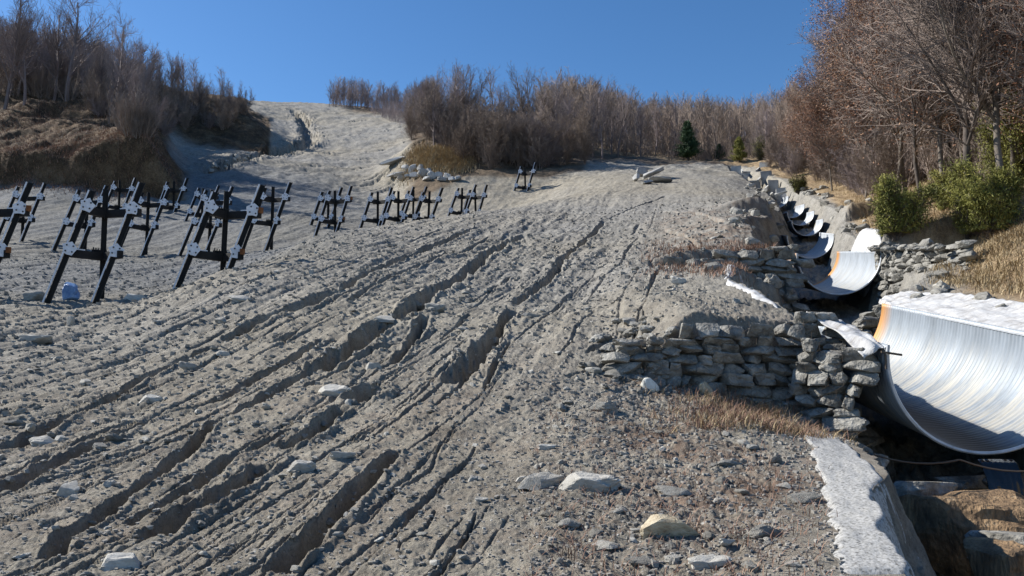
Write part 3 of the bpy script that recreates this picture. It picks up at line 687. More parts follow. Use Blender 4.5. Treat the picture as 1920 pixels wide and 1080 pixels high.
# ------------------------------------------------------------------ gabion walls
def stone_block(mb, c, size, R, r, bvf):
    bv, bf = bvf[r.randrange(len(bvf))]
    v = bv * np.array(size)[None] * (1 + rng.uniform(-.06, .06, (1, 3)))
    Rm = np.array(R); v = v @ Rm.T + np.array(c)[None]
    mb.add(v, bf.tolist())
BVF = [mesh_arrays(rock_mesh('tmp_block', 500 + q, None, (1.07, 1.05, 1.10), 7, 10.0, .22)) for q in range(12)]
def gabion(name, a, b, ztop_a, ztop_b, zbot_a, zbot_b, thick, ssize, seed, label, wire=True, mate=None, group=None):
    """a, b: plan points of the front face; courses of rubble blocks in a wire cage"""
    r = random.Random(seed); a = Vector((a[0], a[1], 0)); b = Vector((b[0], b[1], 0)); d = (b - a); L = d.length; d.normalize()
    nrm = Vector((d.y, -d.x, 0))
    if nrm.y > 0: nrm = -nrm
    root = link(name, None, None, (a + b) / 2 + Vector((0, 0, (zbot_a + zbot_b) / 2)))
    org = root.location.copy()
    tag(root, label, 'gabion wall', group)
    mb = MB(); z0 = min(zbot_a, zbot_b); zmax = max(ztop_a, ztop_b)
    hz = z0; row = 0
    while hz < zmax:
        ch = ssize * r.uniform(.5, .85); s = -r.uniform(0, ssize)
        while s < L:
            ln = ssize * r.uniform(.7, 2.5); f = min(max((s + ln / 2) / L, 0), 1)
            zb = zbot_a + (zbot_b - zbot_a) * f; zt = ztop_a + (ztop_b - ztop_a) * f
            zc = hz + ch / 2
            if zb - ch * .6 < zc < zt + ch * .1:
                push = r.uniform(-.05, .05) * ssize / .3
                c = a + d * (s + ln / 2) + nrm * (push - ssize * .42) + Vector((0, 0, zc + r.uniform(-.02, .02)))
                ang = math.atan2(d.y, d.x) + r.uniform(-.06, .06)
                R = (Matrix.Rotation(ang, 3, 'Z') @ Matrix.Rotation(r.uniform(-.06, .06), 3, 'Y') @ Matrix.Rotation(r.uniform(-.10, .10), 3, 'X'))
                stone_block(mb, c - org, (ln * .97, ssize * 1.1, ch * .99), R, r, BVF)
            s += ln * .98
        hz += ch * .93
    # rubble fill at the top of the basket
    k = int(L * thick / (ssize * ssize) * .6)
    for q in range(k):
        f = r.random(); dp = r.uniform(.1, thick); c = a + d * (f * L) - nrm * dp + Vector((0, 0, ztop_a + (ztop_b - ztop_a) * f - ssize * .22))
        stone_block(mb, c - org, (ssize * r.uniform(.6, 1.3), ssize * r.uniform(.6, 1), ssize * r.uniform(.25, .45)), Matrix.Rotation(r.uniform(0, 3), 3, 'Z'), r, BVF)
    link('stone_courses', mb.mesh('stone_courses', mate or M_gab), root)
    if wire:
        wb = MB(); sp = .14
        nn = int(L / sp)
        off = nrm * (.07 * ssize / .3)
        for q in range(nn):
            f0 = q / nn; f1 = (q + .5) / nn
            for sgn in (0, 1):
                fa, fb = (f0, f1) if sgn == 0 else (f1, f0 + 1 / nn)
                z_a = zbot_a + (zbot_b - zbot_a) * fa; h_ = zmax - z0; m_ = int((ztop_a + (ztop_b - ztop_a) * fa - z_a) / .12) + 1
                for w_ in range(m_):
                    zz = z_a + w_ * .12
                    up = (w_ % 2 == 0) == (sgn == 0)
                    p = a + d * (fa * L) + off + Vector((0, 0, zz + (0 if up else .05))); q2 = a + d * (fb * L) + off + Vector((0, 0, zz + (.05 if up else 0)))
                    wb.tube(p - org, q2 - org, .0016, .0016, 3, False)
                    if up: wb.tube(q2 - org, q2 - org + Vector((0, 0, .07)), .0016, .0016, 3, False)
        e1 = a + off; e2 = b + off
        link('wire_mesh', wb.mesh('wire_mesh', M_wire), root)
    return root
gabion('gabion_wall', (1.16, 8.62), (3.50, 8.72), .34, .62, -.45, -1.45, .9, .185, 1, 'near grey rubble gabion wall ending at the left side of the big metal flume')
gabion('gabion_wall', (3.0, 8.42), (3.34, 8.12), .42, .20, -1.5, -1.5, .3, .18, 12, 'forward end of the near gabion wall, added to shade the left side of the largest flume')  # return wall added to keep sunlight off the outer side of the pipe
gabion('gabion_wall', (3.45, 8.70), (4.2, 9.3), -.35, -.7, -1.7, -1.7, .5, .22, 2, 'low dark gabion end tucked beneath the left side of the big metal flume', wire=False)
gabion('gabion_wall', (3.3, 16.55), (5.86, 16.6), 2.35, 2.62, 1.7, 1.0, .8, .24, 3, 'grey gabion wing left of the second metal flume')
_a, _b = hit(1652, 552), hit(1810, 492)
print('WING', _a, _b)
gabion('gabion_wall', (_a.x, _a.y - .25), (_b.x, _b.y - .15), at(1652, 466, _a.y)[2], at(1810, 462, _b.y)[2], _a.z - .25, _b.z - .25, .35, .20, 4, 'grey gabion wing right of the second metal flume')
gabion('gabion_wall', (6.6, 28.2), (9.2, 27.8), 4.3, 4.5, 3.5, 2.9, .8, .32, 5, 'rough gabion wing left of the third metal flume', wire=False)
gabion('gabion_wall', (10.9, 25.5), (13.6, 26.6), 4.5, 5.2, 3.4, 4.0, .9, .32, 6, 'low gabion wing in the bank right of the third metal flume', wire=False)
gabion('gabion_wall', (5.2, 12.9), (4.0, 12.2), .6, .75, -.9, -.6, .4, .26, 8, 'dark gabion lining in the pit above the big metal flume', wire=False)
gabion('gabion_wall', (5.8, 12.9), (7.4, 13.6), .9, 1.5, -.7, .3, .4, .26, 9, 'shaded gabion step behind the big metal flume', wire=False)
gabion('gabion_wall', (4.3, 8.15), (6.6, 8.5), -1.1, -1.0, -2.2, -2.0, .4, .26, 10, 'dark rubble footing behind the falling water', wire=False)

# ------------------------------------------------------------------ corrugated half-pipe flumes
def flume(near, far, R, label, seed, squash=1.0):
    near = Vector(near); far = Vector(far); d = far - near; Ln = d.length
    root = link('metal_flume', None, None, near); root.rotation_euler = d.to_track_quat('Y', 'Z').to_euler()
    tag(root, label, 'flume', 'corrugated metal flumes of the drainage channel')
    pitch = .068 if Ln < 6 and near.y < 15 else .15
    ns = int(Ln / pitch * (6 if near.y < 15 else 4)); na = 56; V = []; amp = .0065 if near.y < 15 else .012
    r = random.Random(seed)
    ys = [Ln * q / ns for q in range(ns + 1)]
    a0, a1 = math.radians(-4), math.radians(184)
    def prof(off):
        out = []
        for y in ys:
            rad = R + amp * math.sin(2 * math.pi * y / pitch) + off
            for k in range(na + 1):
                t = a0 + (a1 - a0) * k / na
                w_ = 1 + .012 * math.sin(3 * t + y * .7 + seed) + .02 * math.sin(y * .9 + seed)
                dent = -.03 * math.exp(-((y - Ln * .4) / .5) ** 2 - ((t - 2.6) / .25) ** 2)
                out.append((-math.cos(t) * rad * w_, y, -math.sin(t) * (rad + dent) * squash))
        return out
    V = np.array(prof(0) + prof(.012)); W = na + 1; n1 = len(ys) * W
    q, k = np.meshgrid(np.arange(ns), np.arange(na), indexing='ij')
    inner = np.stack([q * W + k, q * W + k + 1, (q + 1) * W + k + 1, (q + 1) * W + k], -1).reshape(-1, 4)
    outer = inner[:, ::-1] + n1
    rim = []
    for k in range(na):
        rim += [(k, n1 + k, n1 + k + 1, k + 1), (ns * W + k + 1, n1 + ns * W + k + 1, n1 + ns * W + k, ns * W + k)]
    for q in range(ns):
        rim += [(q * W, (q + 1) * W, n1 + (q + 1) * W, n1 + q * W), (q * W + na, n1 + q * W + na, n1 + (q + 1) * W + na, (q + 1) * W + na)]
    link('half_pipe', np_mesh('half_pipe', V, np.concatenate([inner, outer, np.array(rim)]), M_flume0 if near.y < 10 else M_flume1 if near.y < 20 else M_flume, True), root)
    # turned-over edge strips and end hoop
    for s in (-1, 1):
        mb = MB()
        for q in range(12):
            mb.tube((s * (R + .01), Ln * q / 12, .035), (s * (R + .01), Ln * (q + 1) / 12, .035), .022, .022, 6, False)
        link('edge_rail', mb.mesh('edge_rail', M_zincr), root)
    mb = MB()
    for k in range(na):
        t = a0 + (a1 - a0) * k / na; t2 = a0 + (a1 - a0) * (k + 1) / na; rr = R + .006
        p = Vector((-math.cos(t) * rr, -.012, -math.sin(t) * rr * squash)); p2 = Vector((-math.cos(t2) * rr, -.012, -math.sin(t2) * rr * squash))
        mb.tube(p, p2, .019, .019, 5, False)
    link('end_hoop', mb.mesh('end_hoop', M_zincr), root)
    return root
M_zincr = ramp_mat('zinc_edge', [(.3, (.42, .45, .48)), (.7, (.68, .70, .72))], 8, 5, .5, .1, 30, .003, metal=.2, spec=.5)
FL = [
 ((4.68, 7.9, .20), (4.64, 12.2, .98), 1.0, 'largest corrugated metal flume, whitened inside and pouring water in the foreground'),
 ((6.98, 17.0, 2.50), (7.85, 21.4, 3.15), .84, 'second corrugated metal flume with an orange stain on its left lip'),
 ((10.15, 27.0, 4.60), (11.0, 30.4, 5.25), .74, 'third corrugated metal flume, the one just uphill of the orange stained one'),
 ((12.15, 32.6, 6.20), (12.8, 35.0, 6.6), .60, 'fourth metal flume up the channel, narrow and tilted'),
 ((13.35, 36.6, 7.35), (13.9, 39.0, 7.75), .58, 'fifth metal flume up the channel, mostly hidden behind the fourth'),
 ((14.5, 41.0, 8.60), (15.1, 44.0, 9.1), .62, 'sixth metal flume up the channel, a bright sunlit crescent'),
 ((15.65, 46.5, 10.25), (16.3, 49.5, 10.8), .58, 'uppermost bluish metal flume next to the white rubble'),
]
for k, (a, b, R, lab) in enumerate(FL): flume(a, b, R, lab, k)
# struts of the big flume
st = MB(); st.beam((3.60, 7.86, .20), (3.80, 7.86, .17), .02, .02); st.beam((3.64, 7.86, .18), (3.64, 7.86, .03), .015, .015)
strut = link('strut', st.mesh('strut', M_wire)); par = [o for o in COL.objects if o.name == 'metal_flume'][0]
strut.parent = par; strut.matrix_parent_inverse = (Matrix.Translation(par.location) @ par.rotation_euler.to_matrix().to_4x4()).inverted()

for k in range(60):
    p = hit(rnd.gauss(1195, 45), rnd.uniform(600, 715)); o = link('rubble_stone', rnd.choice(RM)); q = rnd.uniform(.05, .17); o.scale = (q * 1.4, q, q * .6)
    o.rotation_euler = (rnd.uniform(-.3, .3), rnd.uniform(-.3, .3), rnd.uniform(0, 6)); o.location = (p.x, p.y, p.z + q * .12); tag(o, 'fallen stone at the crumbling left end of the near gabion wall', 'stone', 'stones fallen from the near gabion wall')
# falling water and the stained rocks below
mb = MB(); r5 = random.Random(9); nx, ny = 14, 22; vs = []
for jz in range(ny + 1):
    f = jz / ny
    for ix in range(nx + 1):
        g_ = ix / nx - .5
        vs.append((4.66 + g_ * (.36 - .02 * f) + r5.uniform(-.004, .004), 7.88 - .28 * math.sqrt(f) + .012 * math.sin(g_ * 40 + f * 3), -.84 - .78 * f))
fs = [(jz * (nx + 1) + ix, jz * (nx + 1) + ix + 1, (jz + 1) * (nx + 1) + ix + 1, (jz + 1) * (nx + 1) + ix) for jz in range(ny) for ix in range(nx)]
mb.add(vs, fs); wf = link('falling_water', mb.mesh('falling_water', M_water, True)); tag(wf, 'thin curtain of water dropping from the lip of the largest flume', 'water'); wf['kind'] = 'stuff'
md = wf.modifiers.new('t', 'SOLIDIFY'); md.thickness = .012
def big_rock(name, u, v, Y, size, seed, m, label, cat='rock', k=13, rz=0, nz=.25, power=3.6):
    me = rock_mesh(name, seed, m, size, k, power, nz); p = at(u, v, Y)
    o = link(name, me, None, p, rz); tag(o, label, cat); return o
big_rock('stained_rock', 1812, 1010, 6.9, (1.25, .85, .70), 41, M_ochre, 'broad orange brown stained rock under the falling water', rz=-.2)
big_rock('stained_rock', 1868, 1052, 5.6, (.50, .45, .3), 42, M_ochre, 'small orange stained rock in the channel at the bottom right corner', k=9, rz=.3)
big_rock('stained_rock', 1905, 1040, 5.9, (.6, .6, .4), 43, M_gab, 'grey brown rock at the bottom right edge of the photo', k=9, rz=.9)
big_rock('stained_rock', 1712, 935, 7.5, (.75, .5, .45), 44, M_gab, 'grey rock between the pale fabric strip and the stained rock', k=9, rz=.4)
# steel cables across the channel
def cable(pts_, r_, label):
    mb = MB()
    for q in range(len(pts_) - 1):
        a, b = Vector(pts_[q]), Vector(pts_[q + 1])
        for s in range(6):
            f0, f1 = s / 6, (s + 1) / 6
            p = a.lerp(b, f0) - Vector((0, 0, .05 * 4 * f0 * (1 - f0))); p2 = a.lerp(b, f1) - Vector((0, 0, .05 * 4 * f1 * (1 - f1)))
            mb.tube(p, p2, r_, r_, 5, False)
    tag(link('steel_cable', mb.mesh('steel_cable', M_wire)), label, 'cable')
cable([at(1640, 853, 7.0), at(1800, 862, 7.2), at(1960, 880, 7.0)], .008, 'thin rusty cable strung across the channel below the largest flume')

# ------------------------------------------------------------------ fabric strips laid on the banks
def strip(L_, R_, m, label, name='geotextile_strip', na=60, nb=26, lift=.03, wr=.02, seed=1, world=False, lip=False, blur=10, ew_=2.0, ruled=False):
    def poly(P, f):
        s = f * (len(P) - 1); i_ = min(int(s), len(P) - 2); t = s - i_
        return [P[i_][c] + (P[i_ + 1][c] - P[i_][c]) * t for c in range(2)]
    L_ = L_ if world else [hit(*p) for p in L_]; R_ = R_ if world else [hit(*p) for p in R_]
    vs = np.zeros((na + 1, nb + 1, 3))
    for a in range(na + 1):
        l, r_ = poly(L_, a / na), poly(R_, a / na)
        for b in range(nb + 1):
            g_ = b / nb; j1 = .05 * vn(np.array(a * .35), np.array(seed * 3.1 + (b > nb / 2) * 7), 3) * (abs(b / nb - .5) * 2) ** 3
            vs[a, b, :2] = (l[0] + (r_[0] - l[0]) * g_ + j1, l[1] + (r_[1] - l[1]) * g_)
    x, y = vs[..., 0], vs[..., 1]
    zs = zat(x, y)
    if lip: zs = np.maximum(zs, .15 + (y - 7.9) * .193 - .02 + (x - 5.6) * .22)
    z2 = np.pad(zs, 1, mode='edge')
    for _ in range(blur):
        z2 = np.pad((z2[:-2, 1:-1] + z2[2:, 1:-1] + z2[1:-1, :-2] + z2[1:-1, 2:] + 2 * z2[1:-1, 1:-1]) / 6, 1, mode='edge')
    z2 = z2[1:-1, 1:-1]
    if ruled: z2 = np.maximum(z2 - .06, z2[:, :1] + (z2[:, -1:] - z2[:, :1]) * np.linspace(0, 1, nb + 1)[None] ** 1.0)
    ed = np.clip(np.minimum(np.arange(nb + 1), nb - np.arange(nb + 1))[None] / ew_ - (.9 * np.abs(fbm(x * 2.2, y * 2.2, seed + 9, 3)) if ew_ > 2 else 0), 0, 1)
    eda = np.minimum(np.minimum(np.arange(na + 1), na - np.arange(na + 1)) / 2.0, 1)[:, None]
    vs[..., 2] = z2 + (lift + wr * fbm(x * 5, y * 5, seed, 4) + wr * .6 * fbm(x * 17, y * 17, seed + 4, 3)) * ed * eda - (1 - ed * eda) * .03
    W = nb + 1; q, k = np.meshgrid(np.arange(na), np.arange(nb), indexing='ij')
    f = np.stack([q * W + k, q * W + k + 1, (q + 1) * W + k + 1, (q + 1) * W + k], -1).reshape(-1, 4)
    o = link(name, np_mesh(name, vs.reshape(-1, 3), f, m, True)); tag(o, label, 'fabric strip')
    return o
strip([(q[0] - q[2] * 1.05, q[1]) for q in STRIPC], [(q[0] + q[2] * .92, q[1]) for q in STRIPC], M_cloth,
      'rough pale grey fabric strip sloping down the left edge of the channel', seed=2, na=90, nb=50, lift=.018, wr=.012, world=True, blur=2, ew_=6.0, ruled=False)
strip([(1.9 + 1.55, 8.95), (3.05, 10.2), (3.1, 11.6), (3.5, 13.2), (4.05, 14.9)], [(3.62, 8.95), (3.75, 10.2), (3.75, 11.6), (4.1, 13.2), (4.5, 14.9)], M_clothw,
      'narrow white fabric strip along the bank edge behind the near gabion wall', seed=3, lift=.03, wr=.03, world=True)
strip([(5.80, 6.9), (5.79, 8.5), (5.76, 10.4), (5.73, 12.2), (5.9, 12.9)], [(7.2, 7.0), (6.95, 8.8), (6.75, 10.4), (6.6, 12.0), (6.4, 13.2)], M_clothw,
      'wide bright white fabric sheet on the right bank beside the largest flume', seed=4, na=80, nb=40, lift=.035, wr=.03, world=True, lip=True)
vs = []; na_, nb_ = 24, 10
for a_ in range(na_ + 1):
    f = a_ / na_; y = 8.95 - f * 1.05
    for b_ in range(nb_ + 1):
        g_ = b_ / nb_; x0 = 3.28 + .17 * f; x = x0 + (3.66 - x0) * g_
        vs.append((x, y + .03 * math.sin(b_), .66 * (1 - f) ** .8 * (1 - g_ * .3) + .22 * f + .10 * g_ * (1 - f) + .015 * math.sin(x * 31 + y * 17) - .10 * (1 - g_) ** 3 * f))
mb = MB(); mb.add(vs, [(a_ * (nb_ + 1) + b_, a_ * (nb_ + 1) + b_ + 1, (a_ + 1) * (nb_ + 1) + b_ + 1, (a_ + 1) * (nb_ + 1) + b_) for a_ in range(na_) for b_ in range(nb_)])
o = link('geotextile_strip', mb.mesh('geotextile_strip', M_clothw, True)); tag(o, 'small white fabric flap bridging the near gabion wall and the lip of the largest flume', 'fabric strip')
md = o.modifiers.new('t', 'SOLIDIFY'); md.thickness = .012
strip([(8.0, 18.2), (8.3, 19.5), (8.7, 21.2)], [(8.6, 18.2), (9.2, 19.8), (9.8, 21.5)], M_clothw,
      'small white fabric patch on the right bank at the second flume', seed=5, na=30, nb=12, lift=.30, wr=.04, world=True)
#STAGE3
# ------------------------------------------------------------------ three-post frames standing on the slope
def star(r, n=10, ro=.185, ri=.145):
    out = []
    for q in range(n):
        t = 2 * math.pi * q / n; rad = (ro if q % 2 == 0 else ri) * r.uniform(.9, 1.08); out.append((math.cos(t) * rad, math.sin(t) * rad))
    return out
def make_frame():
    r = random.Random(3)
    root = link('slope_frame', None, None, (0, 0, 0))
    S = .31
    posts = [((-1.06, -.30, 0), 2.55), ((-.06, -.30, 0), 2.85)]
    nodesz = (1.09, 2.17)
    for (x0, y0, _), top in posts:
        mb = MB(); a = Vector((x0 - S * .5, y0, -.5)); b = Vector((x0 + S * top, y0 + .05, top))
        for off in (-.052, .052): mb.beam(a + Vector((off, 0, 0)), b + Vector((off, 0, 0)),   .022, .13, (0, -1, 0))
        mb.beam(a, b, .085, .022, (0, -1, 0))
        p = link('inclined_post', mb.mesh('inclined_post', M_black), root)
        e = MB(); e.beam(a + Vector((-.095, -.085, 0)), b + Vector((-.095, -.085, 0)), .035, .045, (0, -1, 0))  # pale strip stands for the sunlit left face of the post
        link('sunlit_edge', e.mesh('sunlit_edge', M_zinc), p)
    mb = MB(); 
    for off in (-.055, .055): mb.beam((off, .32, -.5), (off, .32, 2.72), .02, .13, (0, -1, 0))
    mb.beam((0, .32, -.5), (0, .32, 2.72), .1, .02, (0, -1, 0))
    link('upright_post', mb.mesh('upright_post', M_black), root)
    C = Vector((0, .32, 0))
    for zn in nodesz:
        for q, ((x0, y0, _), top) in enumerate(posts):
            N_ = Vector((x0 + S * zn, y0 + .07, zn)); E = Vector((0, .24, zn - .03)); mb = MB()
            out = (N_ - E).normalized()
            mb.beam(N_ + out * (.22 if q else .10) + Vector((0, 0, -.10)), E + Vector((0, 0, -.06)), .12, .19, (0, 0, 1))
            a_ = link('cross_arm', mb.mesh('cross_arm', M_black), root)
            e = MB(); e.beam(N_ + out * .05 + Vector((0, -.05, .015)), E.lerp(N_, .55) + Vector((0, -.05, .03)), .025, .03, (0, 0, 1)); link('sunlit_edge', e.mesh('sunlit_edge', M_zinc), a_)  # same pale strip along the arm, a lit edge put into the colour
            R = Matrix.Rotation(math.pi / 2, 3, 'X') @ Matrix.Rotation(.2 * q, 3, 'Z')
            mb = MB(); mb.prism(star(r), N_ + Vector((0, -.14, 0)), R, .03)
            pl = link('node_plate', mb.mesh('node_plate', M_zinc), root)
            for t in range(4):
                an = t * math.pi / 2 + .6; c_ = N_ + Vector((math.cos(an) * .10, -.15, math.sin(an) * .10)); mb = MB(); mb.tube(c_, c_ - Vector((0, .03, 0)), .02, .02, 6)
                link('bolt', mb.mesh('bolt', M_black), pl)
            if q:
                mb = MB(); mb.box(N_ + out * .20 + Vector((.02, -.03, .0)), (.12, .10, .14)); link('bracket', mb.mesh('bracket', M_rust), root)
        mb = MB()
        for t in range(6): mb.box(C + Vector((-.22 + t * .055, -.13, zn - .02 - t * .012)), (.026, .10, .30))
        mb.box(C + Vector((-.09, -.08, zn - .05)), (.34, .06, .26))
        link('ribbed_sleeve', mb.mesh('ribbed_sleeve', M_black), root)
    return root
fr0 = make_frame()
def dup(root, loc, rz, scale=1.0, ry=0.0, rx=0.0):
    c = root.copy(); COL.objects.link(c); c.location = loc; c.rotation_euler = (rx, ry, rz); c.scale = (scale,) * 3
    for ch in root.children:
        d = ch.copy(); COL.objects.link(d); d.parent = c
        for g_ in ch.children:
            e = g_.copy(); COL.objects.link(e); e.parent = d
    return c
FR = [  # u of the upright post, v of its top, distance, yaw, label
 (5, 356, 20, 0, 'near black frame cut off by the left edge of the photo'),
 (213, 357, 20, 0, 'near black frame with a blue plastic bag at its left foot'),
 (432, 360, 20.2, .05, 'near black frame buried up to its lower crossarms, right of the bagged frame'),
 (57, 350, 38, .1, 'far black frame seen just behind the leftmost near frame'),
 (171, 356, 36, -.1, 'middle distance black frame seen just left of the bagged frame'),
 (232, 345, 48, .1, 'small far frame rising right behind the bagged frame top'),
 (286, 358, 36, .05, 'middle distance black frame seen just right of the bagged frame'),
 (331, 346, 49, -.1, 'small far frame in the gap between the bagged and the buried frame'),
 (402, 356, 36, .1, 'middle distance black frame behind the left post of the buried frame'),
 (515, 352, 36, -.1, 'middle distance black frame touching the right side of the buried frame'),
 (634, 357, 41, .05, 'black frame with an orange speck, leftmost of the row on the crest'),
 (711, 360, 45, -.05, 'second frame of the row on the crest, next to the orange specked one'),
 (750, 357, 45, .1, 'third frame of the row on the crest, with a pale plate near its foot'),
 (803, 360, 47, -.1, 'fourth frame of the row on the crest, below the slab pile'),
 (866, 352, 50, .1, 'fifth frame of the row on the crest, left one of the paired frames'),
 (893, 355, 52, -.05, 'sixth frame of the row on the crest, right one of the paired frames'),
 (385, 352, 47, .1, 'small far frame behind the left post of the buried frame'),
 (618, 359, 46, -.1, 'far frame tangled behind the orange specked frame'),
 (776, 357, 50, 0, 'small frame squeezed between the third and fourth frames of the crest row'),
 (986, 347, 60, .05, 'small frame standing alone, farthest right of all the frames'),
]
for k, (u, v, Y, yw, lab) in enumerate(FR):
    p = at(u, v, Y); zb = p[2] - 2.72
    o = fr0 if k == 0 else dup(fr0, (0, 0, 0), 0)
    zt = z1(p[0], Y - .2); 
    o.location = (p[0], Y - .32, max(min(zb, zt + .25), zt - .9)); o.rotation_euler = (rnd.uniform(-.05, .05), rnd.uniform(-.035, .035), yw - math.atan2(p[0], Y)); tag(o, lab, 'frame', 'three legged black frames on the slope')
    print('FRAME', k, round(zb - zt, 2))

for k, o in enumerate([o for o in COL.objects if o.get('category') == 'frame']):
    if k not in (0, 2, 10):
        for c in list(o.children):
            if c.name.startswith('bracket'): bpy.data.objects.remove(c)
# blue bag at the foot of the bagged frame
p = Vector((at(131, 556, 19.4))); mb = MB(); rb = random.Random(8)
vs, fs = mesh_arrays(rock_mesh('tmp_bag', 77, None, (.40, .34, .50), 9, 2.2, .35))
vs = vs + p + Vector((0, 0, .0)); vs[:, 2] += z1(p.x, p.y) + .2 - p.z
mb.add(vs.tolist(), fs.tolist()); o = link('plastic_bag', mb.mesh('plastic_bag', M_bag)); tag(o, 'crumpled blue plastic bag at the foot of a near black frame', 'bag')

# ------------------------------------------------------------------ slab piles and broken concrete up the slope
SL = [rock_mesh('stone_slab', 700 + q, M_concrete_dark, (1, 1, 1), 5, 7, .16) for q in range(4)]
def slab(u, v, wpx, hpx, dpt, rz, ry, label, m=None, Y=None, lift=0, group=None):
    p = hit(u, v, 40, 120) if Y is None else Vector(at(u, v, Y)); k = p.length / F
    o = link('stone_slab', rnd.choice(SL) if m is None else m); o.scale = (wpx * k, dpt, hpx * k)
    o.rotation_euler = (rnd.uniform(-.15, .15), ry, rz); o.location = (p.x, p.y, p.z + hpx * k * .4 + lift); tag(o, label, 'slab', group)
slab(737, 312, 52, 9, 1.2, .1, -.33, 'long slab propped up on the left of the far slab pile', lift=.25)
slab(741, 332, 34, 7, 1.0, .0, -.12, 'low flat slab at the lower left of the far slab pile')
slab(757, 338, 22, 7, .8, .3, .0, 'dark small slab at the bottom of the far slab pile')
SMs = ['block', 'tilted block', 'narrow block', 'squarish block']
for k, (u, v, w_, h_, ry) in enumerate([(762,318,16,9,.5),(773,322,15,12,-.6),(778,332,14,10,.2),(787,320,9,12,.1),(793,328,16,12,.3),(803,324,10,9,-.3),(811,331,14,9,.5),(822,330,12,9,.2),(829,336,13,6,0),(839,334,11,9,.4),(848,337,10,7,.1),(857,336,11,7,-.2),(768,330,16,6,.1),(752,327,22,6,-.3),(800,336,14,6,0)]):
    slab(u, v + 3, w_ * 1.3, h_ * 1.35, .6, rnd.uniform(-.6, .6), ry, 'grey broken block heaped in the far slab pile by the thicket', group='broken blocks of the far slab pile')
slab(1222, 335, 44, 10, 1.2, .5, -.45, 'pale slab leaning to the left in the right hand slab pile', lift=.2)
slab(1203, 331, 24, 20, .8, .2, .35, 'dark upright slab at the back of the right hand slab pile')
slab(1238, 342, 40, 7, 1.2, -.1, .08, 'flat slab lying at the foot of the right hand slab pile')
slab(1192, 340, 12, 16, .6, .2, .1, 'small grey block at the left end of the right hand slab pile')
slab(1212, 345, 24, 7, .8, .4, -.2, 'small pale slab at the front of the right hand slab pile')

def conc_weir(u, v, Y, W, H, yaw, label):
    """stepped concrete check dam with a notch and two low wing walls"""
    p = at(u, v, Y); root = link('check_dam', None, None, p, yaw); tag(root, label, 'check dam', 'concrete check dams up the channel')
    r = random.Random(int(u)); mb = MB()
    mb.box((-W * .36, 0, -H * .1), (W * .26, .3, H * .8), None, .05, r); mb.box((W * .36, 0, -H * .02), (W * .26, .3, H * .85), None, .05, r); mb.box((0, 0, -H * .45), (W * .44, .33, H * .5), None, .04, r)
    link('notched_wall', mb.mesh('notched_wall', M_concrete_dark), root)
    for s in (-1, 1):
        mb = MB(); mb.beam((s * W * .22, 0, H * .02), (s * W * .17, -1.3, -H * .40), .12, .22, (0, 0, 1)); link('wing_wall', mb.mesh('wing_wall', M_conc), root)
    mb = MB(); mb.box((0, -.02, -H * .165), (W * .44, .42, .10), None, .02, r); link('sill', mb.mesh('sill', M_conc), root)
conc_weir(1407, 318, 66, 3.2, 1.2, -.35, 'uppermost concrete check dam below the young pines')
conc_weir(1410, 336, 60, 2.9, 1.2, -.35, 'second concrete check dam from the top of the channel')
conc_weir(1424, 352, 55, 2.6, 1.1, -.35, 'third concrete check dam from the top of the channel')
conc_weir(1440, 367, 50, 2.2, 1.0, -.3, 'lowest concrete check dam, right above the white rubble')
for k, (u, v, Y, w_, h_, rz, ry, lab) in enumerate([
 (1390, 347, 57, 22, 6, .1, .4, 'pale broken concrete piece tilted left of the second check dam'),
 (1388, 366, 52, 18, 14, .2, 1.0, 'white concrete piece standing left of the third check dam'),
 (1404, 371, 50, 34, 4, 0, .05, 'long thin white plank of concrete left of the channel'),
 (1434, 377, 47, 20, 8, .5, -.5, 'white concrete piece tipped over beside the uppermost flume'),
 (1450, 372, 47, 16, 7, .2, .7, 'small white concrete piece among the rubble above the uppermost flume'),
 (1462, 366, 48, 26, 5, .1, -.3, 'white concrete lath on the right bank above the uppermost flume'),
 (1375, 352, 56, 26, 4, .0, .0, 'flat pale plate half buried left of the channel head')]):
    m2 = rock_mesh('concrete_piece', 800 + k, M_conc, (1, 1, 1), 5, 8, .1); slab(u, v, w_, h_, .5, rz, ry, lab, m2, Y)
for k in range(26):
    u = rnd.uniform(340, 470); f = (u - 390) / 90; v = 322 - 32 * f + rnd.uniform(-5, 5)
    if u < 385: continue
    place_stone('boulder', RL if rnd.random() < .6 else RM, u, v, rnd.uniform(5, 12), 'boulder lying in the dark rill between the two spurs', 'boulder', 'boulders in the rill between the spurs', aspect=(1, .8, .7), pos=hit(u, v, 50, 200))
# rubble scattered round the channel sides
for k in range(150):
    i_ = rnd.uniform(2.6, 16.5); a_ = CH[int(i_)]; b_ = CH[int(i_) + 1]; f = i_ - int(i_); s_ = rnd.choice((-1, 1)) if i_ > 5.2 else 1
    if i_ < 5.6: continue
    x = a_[0] + (b_[0] - a_[0]) * f + s_ * rnd.uniform(1.0, 2.3); y = a_[1] + (b_[1] - a_[1]) * f
    o = link('rubble_stone', rnd.choice(RM + RL[:2])); q = rnd.uniform(.10, .34) * (1.2 if y > 15 else .8); o.scale = (q * 1.3, q, q * .75)
    o.rotation_euler = (rnd.uniform(-.4, .4), rnd.uniform(-.4, .4), rnd.uniform(0, 6)); o.location = (x, y, z1(x, y) + q * .2)
    tag(o, 'loose rubble stone on the steep sides of the drainage channel', 'stone', 'rubble stones along the channel')

